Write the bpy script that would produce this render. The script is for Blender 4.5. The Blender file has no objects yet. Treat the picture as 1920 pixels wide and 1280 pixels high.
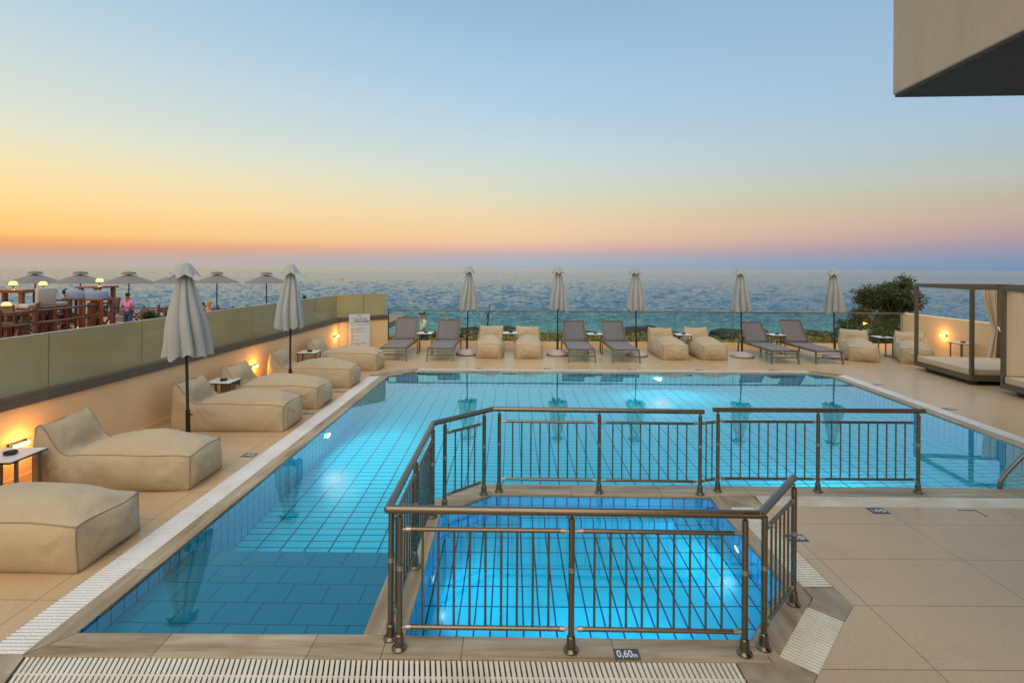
import bpy, bmesh, math, random
from mathutils import Vector, Matrix, noise
from mathutils.geometry import tessellate_polygon
R = math.radians
scene = bpy.context.scene
C = scene.collection

# ------------------------------------------------------------------ camera
cam_d = bpy.data.cameras.new('camera')
cam = bpy.data.objects.new('camera', cam_d); C.objects.link(cam)
cam_d.sensor_width = 36; cam_d.lens = 977/1920*36
cam_d.shift_y = -138.5/1920
cam_d.clip_start = .05; cam_d.clip_end = 60000
ROLL = math.atan(13/1920)
cam.matrix_world = Matrix.Translation((0, 0, 2.42)) @ Matrix.Rotation(R(90), 4, 'X') @ Matrix.Rotation(ROLL, 4, 'Z')
scene.camera = cam

# ------------------------------------------------------------------ sky
def lin(c):
    return tuple((v/255/12.92 if v/255 <= .04045 else ((v/255+.055)/1.055)**2.4) for v in c)
world = bpy.data.worlds.new('World'); scene.world = world; world.use_nodes = True
nt = world.node_tree; nt.nodes.clear()
N = nt.nodes.new; L = nt.links.new
def wmath(op, a, b=None, c=None, clamp=False):
    n = N('ShaderNodeMath'); n.operation = op; n.use_clamp = clamp
    for i, v in enumerate((a, b, c)):
        if v is None: continue
        if isinstance(v, (int, float)): n.inputs[i].default_value = v
        else: L(v, n.inputs[i])
    return n.outputs[0]
tc = N('ShaderNodeTexCoord'); sp = N('ShaderNodeSeparateXYZ'); L(tc.outputs['Generated'], sp.inputs[0])
el = wmath('DIVIDE', wmath('ARCSINE', sp.outputs[2]), math.pi/2, clamp=True)
az = wmath('ARCTAN2', sp.outputs[0], sp.outputs[1])
def ramp(stops, fac):
    n = N('ShaderNodeValToRGB'); cr = n.color_ramp
    stops = sorted(stops)
    cr.elements[0].position = stops[0][0]/90; cr.elements[0].color = (*lin(stops[0][1]), 1)
    cr.elements[1].position = stops[-1][0]/90; cr.elements[1].color = (*lin(stops[-1][1]), 1)
    for p, c in stops[1:-1]:
        e = cr.elements.new(p/90); e.color = (*lin(c), 1)
    L(fac, n.inputs[0]); return n.outputs[0]
left = ramp([(0,(184,172,165)),(.6,(196,166,148)),(1.4,(222,160,120)),(2.0,(240,172,104)),(2.6,(251,200,120)),(3.7,(250,204,128)),
             (5.4,(249,215,152)),(7.9,(243,223,174)),(10.4,(226,224,197)),(12.8,(212,218,207)),(16.1,(202,214,212)),(19.9,(183,206,216)),(30,(150,188,218)),(60,(150,185,220)),(90,(150,185,220))], el)
mid = ramp([(0,(155,170,182)),(.7,(168,174,186)),(1.5,(190,170,172)),(2.2,(218,180,160)),(3.3,(234,200,160)),(5.6,(230,209,170)),
            (7.9,(215,214,190)),(10.2,(206,214,205)),(12.5,(195,212,214)),(15.9,(178,205,222)),(19.1,(168,199,223)),(23.3,(155,190,217)),(27.2,(143,180,209)),(45,(140,176,214)),(90,(150,185,220))], el)
right = ramp([(0,(112,140,172)),(1.0,(128,146,172)),(1.8,(150,146,164)),(2.9,(177,153,157)),(4.4,(188,168,156)),(5.5,(187,174,157)),
              (6.6,(181,181,167)),(7.8,(181,186,180)),(9.5,(171,186,190)),(11.7,(165,188,205)),(13.9,(158,186,208)),(27,(138,173,206)),(60,(140,176,214)),(90,(150,185,220))], el)
def mixc(f, a, b):
    n = N('ShaderNodeMix'); n.data_type = 'RGBA'
    L(f, n.inputs[0])
    for s, v in ((6, a), (7, b)):
        if isinstance(v, tuple): n.inputs[s].default_value = (*v, 1)
        else: L(v, n.inputs[s])
    return n.outputs[2]
fl = wmath('MULTIPLY', az, -1/R(46), clamp=True)
fr = wmath('MULTIPLY', az, 1/R(46), clamp=True)
c1 = mixc(fr, mixc(fl, mid, left), right)
# the part of the sky behind the photographer: pale dusk, warmed and brightened as fill
behind = ramp([(0,(235,212,176)),(8,(240,218,182)),(30,(225,212,192)),(90,(160,190,220))], el)
fb = wmath('MULTIPLY', wmath('SUBTRACT', wmath('ABSOLUTE', az), R(70)), 1/R(50), clamp=True)
c2 = mixc(fb, c1, behind)
bg = N('ShaderNodeBackground'); L(c2, bg.inputs[0]); bg.inputs[1].default_value = 1.0
out = N('ShaderNodeOutputWorld'); L(bg.outputs[0], out.inputs[0])
# broad warm fill lamp, added to lift the deck (the sun itself is down)
sd = bpy.data.lights.new('sun', 'SUN'); sd.energy = 1.9; sd.angle = R(75); sd.color = (1, .84, .64)
sun = bpy.data.objects.new('sun', sd); C.objects.link(sun)
sun.rotation_euler = (R(38), 0, R(-10))      # from behind and above the photographer
scene.view_settings.view_transform = 'Standard'; scene.view_settings.look = 'None'
scene.view_settings.exposure = .1; scene.view_settings.gamma = 1; scene.view_settings.use_curve_mapping = False
cy = scene.cycles
cy.max_bounces = 14; cy.diffuse_bounces = 4; cy.glossy_bounces = 5; cy.transmission_bounces = 10; cy.transparent_max_bounces = 16
cy.sample_clamp_indirect = 4; cy.caustics_refractive = True; cy.caustics_reflective = False
cy.use_denoising = True; cy.blur_glossy = .3

# ------------------------------------------------------------------ materials
class MT:
    def __init__(s, name):
        s.m = bpy.data.materials.new(name); s.m.use_nodes = True
        s.t = s.m.node_tree; s.b = s.t.nodes['Principled BSDF']; s.o = s.t.nodes['Material Output']
    def n(s, typ, **kw):
        x = s.t.nodes.new(typ)
        for k, v in kw.items():
            if k.startswith('i_'): x.inputs[k[2:].replace('_', ' ')].default_value = v
            else: setattr(x, k, v)
        return x
    def l(s, a, b): s.t.links.new(a, b)
    def coords(s, kind='Object', scale=(1,1,1), loc=(0,0,0), rot=(0,0,0)):
        tc = s.n('ShaderNodeTexCoord'); mp = s.n('ShaderNodeMapping')
        mp.inputs['Scale'].default_value = scale; mp.inputs['Location'].default_value = loc; mp.inputs['Rotation'].default_value = rot
        s.l(tc.outputs[kind], mp.inputs[0]); return mp.outputs[0]
    def noise(s, vec, scale, detail=4, rough=.55, dist=0):
        x = s.n('ShaderNodeTexNoise'); x.inputs['Scale'].default_value = scale; x.inputs['Detail'].default_value = detail
        x.inputs['Roughness'].default_value = rough; x.inputs['Distortion'].default_value = dist
        s.l(vec, x.inputs['Vector']); return x.outputs['Fac']
    def ramp(s, fac, stops):
        x = s.n('ShaderNodeValToRGB'); cr = x.color_ramp
        cr.elements[0].position = stops[0][0]; cr.elements[0].color = (*stops[0][1], 1)
        cr.elements[1].position = stops[-1][0]; cr.elements[1].color = (*stops[-1][1], 1)
        for p, c in stops[1:-1]:
            e = cr.elements.new(p); e.color = (*c, 1)
        s.l(fac, x.inputs[0]); return x.outputs[0]
    def bump(s, h, strength=.3, dist=.01):
        x = s.n('ShaderNodeBump'); x.inputs['Strength'].default_value = strength; x.inputs['Distance'].default_value = dist
        s.l(h, x.inputs['Height']); s.l(x.outputs[0], s.b.inputs['Normal']); return x
    def mix(s, f, a, b, mode='MIX'):
        x = s.n('ShaderNodeMix', data_type='RGBA', blend_type=mode)
        for i, v in ((0, f), (6, a), (7, b)):
            if isinstance(v, (int, float)): x.inputs[i].default_value = v
            elif isinstance(v, tuple): x.inputs[i].default_value = (*v, 1)
            else: s.l(v, x.inputs[i])
        return x.outputs[2]
    def set(s, **kw):
        for k, v in kw.items():
            i = s.b.inputs[k.replace('_', ' ')]
            i.default_value = (*v, 1) if isinstance(v, tuple) and len(v) == 3 else v
        return s
def plain(name, col, rough=.6, metal=0, var=.12, scale=8, bump=0, bscale=60):
    s = MT(name); v = s.coords()
    f = s.noise(v, scale)
    a = tuple(c*(1-var) for c in col); b = tuple(min(1, c*(1+var)) for c in col)
    s.l(s.ramp(f, [(.3, a), (.7, b)]), s.b.inputs['Base Color'])
    s.set(Roughness=rough, Metallic=metal)
    if bump: s.bump(s.noise(v, bscale), bump, .004)
    return s.m
def emit(name, col, strength):
    s = MT(name); s.set(Base_Color=col, Emission_Color=col, Emission_Strength=strength, Roughness=.5); return s.m
def wood(name, a, b, rough=.4, axis=0):
    s = MT(name); sc = [14, 14, 14]; sc[axis] = 1.2
    v = s.coords(scale=tuple(sc)); f = s.noise(v, 1.6, 5)
    s.l(s.ramp(f, [(.3, a), (.7, b)]), s.b.inputs['Base Color']); s.set(Roughness=rough); return s.m
def tiles(name, c1, c2, grout, w, h, offset=0, uv=False, rough=.25, mortar=.006, loc=(0,0,0)):
    s = MT(name); v = s.coords('UV' if uv else 'Object', loc=loc)
    x = s.n('ShaderNodeTexBrick', offset=offset, squash=1.0)
    x.inputs['Scale'].default_value = 1; x.inputs['Brick Width'].default_value = w; x.inputs['Row Height'].default_value = h
    x.inputs['Mortar Size'].default_value = mortar; x.inputs['Mortar Smooth'].default_value = .2; x.inputs['Bias'].default_value = 0
    x.inputs['Color1'].default_value = (*c1, 1); x.inputs['Color2'].default_value = (*c2, 1); x.inputs['Mortar'].default_value = (*grout, 1)
    s.l(v, x.inputs['Vector']); s.l(x.outputs['Color'], s.b.inputs['Base Color']); s.set(Roughness=rough)
    return s.m

M = {}
# deck tiles
s = MT('deck_tiles'); v = s.coords('Object', loc=(-.187, -.15, 0))
br = s.n('ShaderNodeTexBrick', offset=0, squash=1.0)
for k, val in (('Scale', 1), ('Brick Width', 1.2), ('Row Height', .602), ('Mortar Size', .0028), ('Mortar Smooth', .1), ('Bias', 0)): br.inputs[k].default_value = val
br.inputs['Color1'].default_value = (.58, .41, .235, 1); br.inputs['Color2'].default_value = (.61, .43, .25, 1); br.inputs['Mortar'].default_value = (.16, .10, .05, 1)
s.l(v, br.inputs['Vector'])
big = s.noise(s.coords('Object'), .6, 5); fine = s.noise(s.coords('Object'), 45, 6, .7)
cA = s.mix(.55, br.outputs['Color'], s.ramp(fine, [(.3, (.62, .62, .62)), (.5, (.92, .92, .92)), (.75, (1, 1, 1))]), 'MULTIPLY')
cB = s.mix(.5, cA, s.ramp(big, [(.3, (.72, .72, .70)), (.7, (1.0, 1.0, 1.0))]), 'MULTIPLY')
st_ = s.noise(s.coords('Object', scale=(1, 1, 1)), 2.6, 8, .72, .3); cB = s.mix(.22, cB, s.ramp(st_, [(.36, (.68, .64, .60)), (.46, (.96, .96, .96)), (.62, (1, 1, 1)), (.72, (1.0, .97, .92))]), 'MULTIPLY')
s.l(cB, s.b.inputs['Base Color'])
rr = s.n('ShaderNodeMapRange'); rr.inputs['To Min'].default_value = .2; rr.inputs['To Max'].default_value = .42; s.l(big, rr.inputs['Value']); s.l(rr.outputs[0], s.b.inputs['Roughness'])
s.bump(fine, .15, .002); M['deck'] = s.m
# marble copings, streaked along x / along y
def marble(name, sc, dark=0):
    s = MT(name); v = s.coords('Object', scale=sc)
    f = s.noise(v, 1.4, 7, .65, .4); g = s.noise(s.coords('Object'), 3.1, 6, .6); d = s.noise(s.coords('Object'), 40, 4, .7)
    c = s.ramp(f, [(.28, (.15, .10, .05)), (.42, (.33, .24, .13)), (.55, (.42, .34, .22)), (.75, (.56, .50, .37))])
    c = s.mix(s.ramp(g, [(.5, (0,0,0)), (.72, (.55,.55,.55))]), c, (.33, .19, .09))
    c = s.mix(s.ramp(d, [(.62, (0,0,0)), (.75, (.5,.5,.5))]), c, (.16, .1, .05))
    if dark: c = s.mix(1.0, c, (dark, dark, dark), 'MULTIPLY')
    else:
        bk = s.n('ShaderNodeTexBrick', offset=0, squash=1.0)
        for k, val in (('Scale', 1), ('Brick Width', .96), ('Row Height', 200), ('Mortar Size', .003), ('Bias', 0)): bk.inputs[k].default_value = val
        bk.inputs['Color1'].default_value = (1, 1, 1, 1); bk.inputs['Color2'].default_value = (.78, .76, .74, 1); bk.inputs['Mortar'].default_value = (.25, .2, .15, 1)
        s.l(s.coords('Object', loc=(.3, 100, 0), rot=(0, 0, 0 if sc[0] < 1 else math.pi/2)), bk.inputs['Vector']); c = s.mix(1.0, c, bk.outputs['Color'], 'MULTIPLY')
    s.l(c, s.b.inputs['Base Color']); s.set(Roughness=.45); s.bump(d, .25, .003); return s.m
M['marble_x'] = marble('marble_x', (.8, 9, 9)); M['marble_y'] = marble('marble_y', (9, .8, 9)); M['marble_plate'] = marble('marble_plate', (2.5, 2.5, 2.5), .8)
def grating(name, a, b):
    s = MT(name); g = s.noise(s.coords('Object'), 2.2, 6, .65)
    s.l(s.ramp(g, [(.35, a), (.6, b), (.78, tuple(x*.75 for x in b))]), s.b.inputs['Base Color']); s.set(Roughness=.45); return s.m
M['grate_white'] = grating('grate_white', (.80, .80, .79), (.72, .71, .68))
M['grate_cream'] = grating('grate_cream', (.76, .73, .63), (.66, .60, .47))
M['trough'] = plain('trough', (.06, .045, .03), .8)
GR = (.012, .055, .12)
WT = (.40, .70, .80)
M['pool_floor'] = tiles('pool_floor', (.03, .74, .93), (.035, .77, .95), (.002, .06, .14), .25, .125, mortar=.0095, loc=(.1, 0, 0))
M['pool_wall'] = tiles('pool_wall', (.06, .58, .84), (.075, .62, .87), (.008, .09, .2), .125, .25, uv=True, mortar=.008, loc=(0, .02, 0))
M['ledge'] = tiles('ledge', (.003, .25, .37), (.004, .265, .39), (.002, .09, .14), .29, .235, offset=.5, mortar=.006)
M['kid_floor'] = tiles('kid_floor', (.004, .64, .90), (.006, .67, .92), (.003, .03, .10), .125, .25, mortar=.0075, loc=(.02, .06, 0))
M['kid_wall'] = tiles('kid_wall', (.04, .58, .95), (.05, .61, .96), (.005, .05, .16), .125, .25, uv=True, mortar=.008)
# water surface
def water(name, bscale, bstr, col=(1, 1, 1)):
    s = MT(name); s.t.nodes.remove(s.b)
    g = s.n('ShaderNodeBsdfRefraction'); g.inputs['IOR'].default_value = 1.333; g.inputs['Roughness'].default_value = 0; g.inputs['Color'].default_value = (*col, 1)
    gl = s.n('ShaderNodeBsdfGlossy'); gl.inputs['Roughness'].default_value = 0; gl.inputs['Color'].default_value = (.66, .88, 1, 1)
    bu = s.n('ShaderNodeBump'); bu.inputs['Strength'].default_value = bstr; bu.inputs['Distance'].default_value = .01
    s.l(s.noise(s.coords('Object', scale=(1, 1, 1)), bscale, 2, .5), bu.inputs['Height'])
    fr = s.n('ShaderNodeFresnel'); fr.inputs['IOR'].default_value = 1.333
    for q in (g, gl, fr): s.l(bu.outputs[0], q.inputs['Normal'])
    om = s.n('ShaderNodeMath', operation='SUBTRACT'); om.inputs[0].default_value = 1; s.l(fr.outputs[0], om.inputs[1])
    pw = s.n('ShaderNodeMath', operation='POWER'); s.l(om.outputs[0], pw.inputs[0]); pw.inputs[1].default_value = 2.2
    mx = s.n('ShaderNodeMixShader'); s.l(pw.outputs[0], mx.inputs[0]); s.l(gl.outputs[0], mx.inputs[1]); s.l(g.outputs[0], mx.inputs[2])
    s.l(mx.outputs[0], s.o.inputs['Surface']); return s.m
M['water'] = water('water', 4, .028, (.80, 1, 1))
M['kid_water'] = water('kid_water', 4, .014, (.80, 1, 1))
# sea
s = MT('sea'); 
v1 = s.coords('Object', scale=(1.6, 2.2, 1)); v2 = s.coords('Object', scale=(5, 8, 1), rot=(0, 0, .3)); v3 = s.coords('Object', scale=(.02, .05, 1))
h1 = s.noise(v1, 1, 4, .6, .6); h2 = s.noise(v2, 1, 5, .62, .4); h3 = s.noise(v3, 1, 3)
ad = s.n('ShaderNodeMath', operation='MULTIPLY_ADD'); s.l(h2, ad.inputs[0]); ad.inputs[1].default_value = .42; s.l(h1, ad.inputs[2])
s.bump(ad.outputs[0], 1, .20)
sy = s.n('ShaderNodeSeparateXYZ'); s.l(s.coords('Object'), sy.inputs[0])
def rng(a, b, lo, hi):
    q = s.n('ShaderNodeMapRange'); s.l(sy.outputs[1], q.inputs['Value'])
    for k, v_ in (('From Min', a), ('From Max', b), ('To Min', lo), ('To Max', hi)): q.inputs[k].default_value = v_
    return q.outputs[0]
deepc = s.ramp(h3, [(.3, (.02, .075, .12)), (.7, (.03, .105, .155))])
s.l(s.mix(rng(26, 75, 1, 0), deepc, (.10, .42, .38)), s.b.inputs['Base Color']); s.l(rng(50, 500, .07, .2), s.b.inputs['Roughness']); s.set(IOR=2.1)
M['sea'] = s.m
M['wall'] = plain('painted_wall', (.80, .585, .345), .7, var=.05, scale=2, bump=.15, bscale=90)
M['cap'] = plain('wall_cap', (.10, .09, .08), .35, var=.1)
s = MT('stucco'); f = s.noise(s.coords(scale=(1, 1, .35)), 2.5, 6, .7); g_ = s.noise(s.coords(), 26, 5, .7)
s.l(s.mix(s.ramp(g_, [(.62, (0, 0, 0)), (.8, (.35, .35, .35))]), s.ramp(f, [(.3, (.39, .335, .255)), (.7, (.49, .425, .33))]), (.16, .12, .08)), s.b.inputs['Base Color']); s.set(Roughness=.85); s.bump(f, .6, .03); M['stucco'] = s.m
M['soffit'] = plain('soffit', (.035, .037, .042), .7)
def glass_pane(name, tint, refl, body, bodyf):
    s = MT(name); s.t.nodes.remove(s.b)
    tr = s.n('ShaderNodeBsdfTransparent'); tr.inputs[0].default_value = (*tint, 1)
    gl = s.n('ShaderNodeBsdfGlossy'); gl.inputs['Roughness'].default_value = .02; gl.inputs['Color'].default_value = (.9, .9, .9, 1)
    fr = s.n('ShaderNodeFresnel'); fr.inputs[0].default_value = 1.45
    mu = s.n('ShaderNodeMath', operation='MULTIPLY'); s.l(fr.outputs[0], mu.inputs[0]); mu.inputs[1].default_value = refl
    base = tr.outputs[0]
    if bodyf:
        df = s.n('ShaderNodeBsdfDiffuse')
        f = s.noise(s.coords('Object'), 1.1, 3); s.l(s.ramp(f, [(.3, body), (.7, tuple(c*1.2 for c in body))]), df.inputs[0])
        m0 = s.n('ShaderNodeMixShader'); m0.inputs[0].default_value = bodyf; s.l(base, m0.inputs[1]); s.l(df.outputs[0], m0.inputs[2]); base = m0.outputs[0]
    mx = s.n('ShaderNodeMixShader'); s.l(mu.outputs[0], mx.inputs[0]); s.l(base, mx.inputs[1]); s.l(gl.outputs[0], mx.inputs[2])
    s.l(mx.outputs[0], s.o.inputs['Surface']); return s.m
M['glass'] = glass_pane('clear_glass', (.84, .96, .90), .5, None, 0)
M['olive_glass'] = glass_pane('olive_glass', (.6, .6, .45), .9, (.48, .44, .25), .68)
M['glass_edge'] = plain('glass_edge', (.10, .14, .10), .3)
M['rail_metal'] = plain('rail_metal', (.20, .175, .14), .35, 1, var=.1)
s = MT('bronze_steel'); s.set(Base_Color=(.20, .165, .125), Metallic=1.0); f = s.noise(s.coords('Object', scale=(3, 3, 3)), 4, 4)
rr = s.n('ShaderNodeMapRange'); rr.inputs['To Min'].default_value = .2; rr.inputs['To Max'].default_value = .33; s.l(f, rr.inputs['Value']); s.l(rr.outputs[0], s.b.inputs['Roughness']); M['bronze'] = s.m
M['steel'] = plain('steel', (.55, .55, .56), .15, 1, var=.05)
M['dark_steel'] = plain('dark_steel', (.20, .21, .235), .18, 1, var=.05)
M['chrome_ring'] = plain('chrome_ring', (.40, .37, .32), .35, 1)
# fabrics
def fabric(name, col, weave=420, var=.1, bstr=.25):
    s = MT(name); v = s.coords(); big = s.noise(v, 3, 4); fi = s.noise(s.coords(scale=(1, 1, 1.6)), weave, 2, .6); mid_ = s.noise(v, 38, 4)
    a = tuple(c*(1-var) for c in col); b = tuple(min(1, c*(1+var)) for c in col)
    c = s.ramp(big, [(.3, a), (.7, b)]); c = s.mix(.5, c, s.ramp(mid_, [(.3, (.86,.86,.86)), (.7, (1,1,1))]), 'MULTIPLY')
    s.l(c, s.b.inputs['Base Color']); s.set(Roughness=.9, Sheen_Weight=.15)
    bn = s.bump(fi, bstr, .002)
    if name == 'beanbag_canvas':
        wv = s.n('ShaderNodeTexNoise'); wv.inputs['Scale'].default_value = 5.5; wv.inputs['Detail'].default_value = 5; wv.inputs['Distortion'].default_value = 1.6; s.l(s.coords(scale=(1, 2.2, 1)), wv.inputs['Vector'])
        ab = s.n('ShaderNodeMath', operation='SUBTRACT'); s.l(wv.outputs['Fac'], ab.inputs[0]); ab.inputs[1].default_value = .5
        a2 = s.n('ShaderNodeMath', operation='ABSOLUTE'); s.l(ab.outputs[0], a2.inputs[0]); a3 = s.n('ShaderNodeMath', operation='MINIMUM'); s.l(a2.outputs[0], a3.inputs[0]); a3.inputs[1].default_value = .12
        b2 = s.n('ShaderNodeBump'); b2.inputs['Strength'].default_value = .16; b2.inputs['Distance'].default_value = .10; s.l(a3.outputs[0], b2.inputs['Height']); s.l(bn.outputs[0], b2.inputs['Normal']); s.l(b2.outputs[0], s.b.inputs['Normal'])
    return s.m
M['beanbag'] = fabric('beanbag_canvas', (.46, .37, .245), var=.04); M['piping'] = fabric('piping', (.28, .215, .135))
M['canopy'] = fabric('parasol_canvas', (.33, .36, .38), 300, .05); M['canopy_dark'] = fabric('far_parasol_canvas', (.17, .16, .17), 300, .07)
M['mattress'] = fabric('mattress_cloth', (.54, .43, .30)); M['curtain'] = fabric('curtain_cloth', (.62, .52, .40), 300, .05)
M['sling'] = fabric('sling_mesh', (.155, .148, .165), 600, .06)
M['taupe'] = plain('taupe_metal', (.16, .135, .10), .45, .3, var=.06); M['cabana_metal'] = plain('cabana_metal', (.115, .097, .07), .45, .2, var=.08, scale=3)
M['dark_metal'] = plain('dark_metal', (.035, .033, .03), .45, .4); M['black'] = plain('black_plastic', (.012, .012, .012), .4)
M['parasol_base'] = plain('parasol_base', (.42, .36, .36), .6, var=.05)
M['white_top'] = plain('white_top', (.70, .72, .74), .3, var=.03); M['amber'] = plain('amber_glass', (.10, .035, .012), .25)
M['tag'] = plain('tag_grey', (.06, .07, .08), .45); M['tag_white'] = plain('tag_white', (.7, .73, .76), .5, var=.02)
M['sign_white'] = plain('sign_white', (.46, .58, .74), .4, var=.03); M['ink'] = plain('ink', (.015, .018, .02), .6); M['ink_red'] = plain('ink_red', (.25, .03, .05), .6); M['ink_teal'] = plain('ink_teal', (.05, .28, .36), .6)
M['bar_glow'] = emit('lamp_bar', (1, .62, .22), 14); M['shade_glow'] = emit('lamp_shade', (1, .68, .22), 1.25); M['candle_glow'] = emit('candle', (1, .45, .12), 6)
M['lens_glow'] = emit('pool_lens', (.85, .95, 1), 14); M['lens_dim'] = emit('pool_lens_dim', (.5, .8, 1), 1.5)
M['red_wood'] = wood('red_wood', (.16, .045, .018), (.27, .08, .03), .35); M['brown_wood'] = wood('brown_wood', (.09, .035, .02), (.16, .06, .03), .45)
s = MT('terrace_boards'); v = s.coords(); w = s.n('ShaderNodeTexBrick', offset=.4); 
for k, val in (('Scale', 1), ('Brick Width', 3.0), ('Row Height', .14), ('Mortar Size', .008)): w.inputs[k].default_value = val
w.inputs['Color1'].default_value = (.26, .11, .055, 1); w.inputs['Color2'].default_value = (.34, .15, .075, 1); w.inputs['Mortar'].default_value = (.03, .012, .008, 1)
s.l(v, w.inputs['Vector']); s.l(w.outputs['Color'], s.b.inputs['Base Color']); s.set(Roughness=.36); M['boards'] = s.m
M['rope'] = plain('weathered_rail', (.16, .10, .075), .7); M['grey_seat'] = fabric('grey_upholstery', (.42, .39, .38), 200); M['blue_seat'] = fabric('blue_upholstery', (.22, .30, .50), 200)
M['planter'] = plain('planter_pink', (.42, .26, .2), .7)
M['skin'] = plain('skin', (.42, .22, .14), .55); M['skin_dark'] = plain('skin_tan', (.24, .11, .065), .55)
M['hair_dark'] = plain('hair_dark', (.015, .011, .009), .6); M['hair_blond'] = plain('hair_blond', (.40, .19, .06), .6)
M['pink'] = fabric('pink_shirt', (.62, .20, .48), 200); M['jeans'] = fabric('blue_jeans', (.03, .07, .17), 200); M['white_cloth'] = fabric('white_shirt', (.72, .72, .70), 200)
M['red_cloth'] = fabric('red_shirt', (.45, .02, .02), 200); M['navy_cloth'] = fabric('navy_shirt', (.03, .05, .13), 200); M['mauve_cloth'] = fabric('mauve_top', (.13, .09, .11), 200); M['cap_cloth'] = fabric('blue_cap', (.20, .38, .58), 200)
s = MT('scrub_ground'); f = s.noise(s.coords(), 1.3, 6, .65); s.l(s.ramp(f, [(.3, (.03, .03, .02)), (.5, (.20, .17, .08)), (.7, (.38, .27, .15))]), s.b.inputs['Base Color']); s.set(Roughness=.9); s.bump(f, 1, .3); M['coast'] = s.m
M['rock'] = plain('dark_rock', (.035, .032, .03), .9, var=.5, scale=3, bump=1, bscale=5)
def leafm(name, a, b, c):
    s = MT(name); f = s.noise(s.coords(), 2.4, 4); g = s.noise(s.coords(), 17, 2)
    col = s.mix(s.ramp(g, [(.4, (0,0,0)), (.6, (1,1,1))]), s.ramp(f, [(.35, a), (.6, b)]), c); s.l(col, s.b.inputs['Base Color']); s.set(Roughness=.7); return s.m
M['leaf'] = leafm('tree_leaf', (.025, .065, .016), (.07, .13, .03), (.07, .06, .02)); M['scrub'] = leafm('scrub_leaf', (.20, .17, .05), (.46, .26, .09), (.25, .21, .07)); M['plant'] = leafm('plant_leaf', (.02, .05, .015), (.05, .10, .03), (.03, .06, .02))
M['bark'] = plain('bark', (.06, .04, .028), .9)

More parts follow.
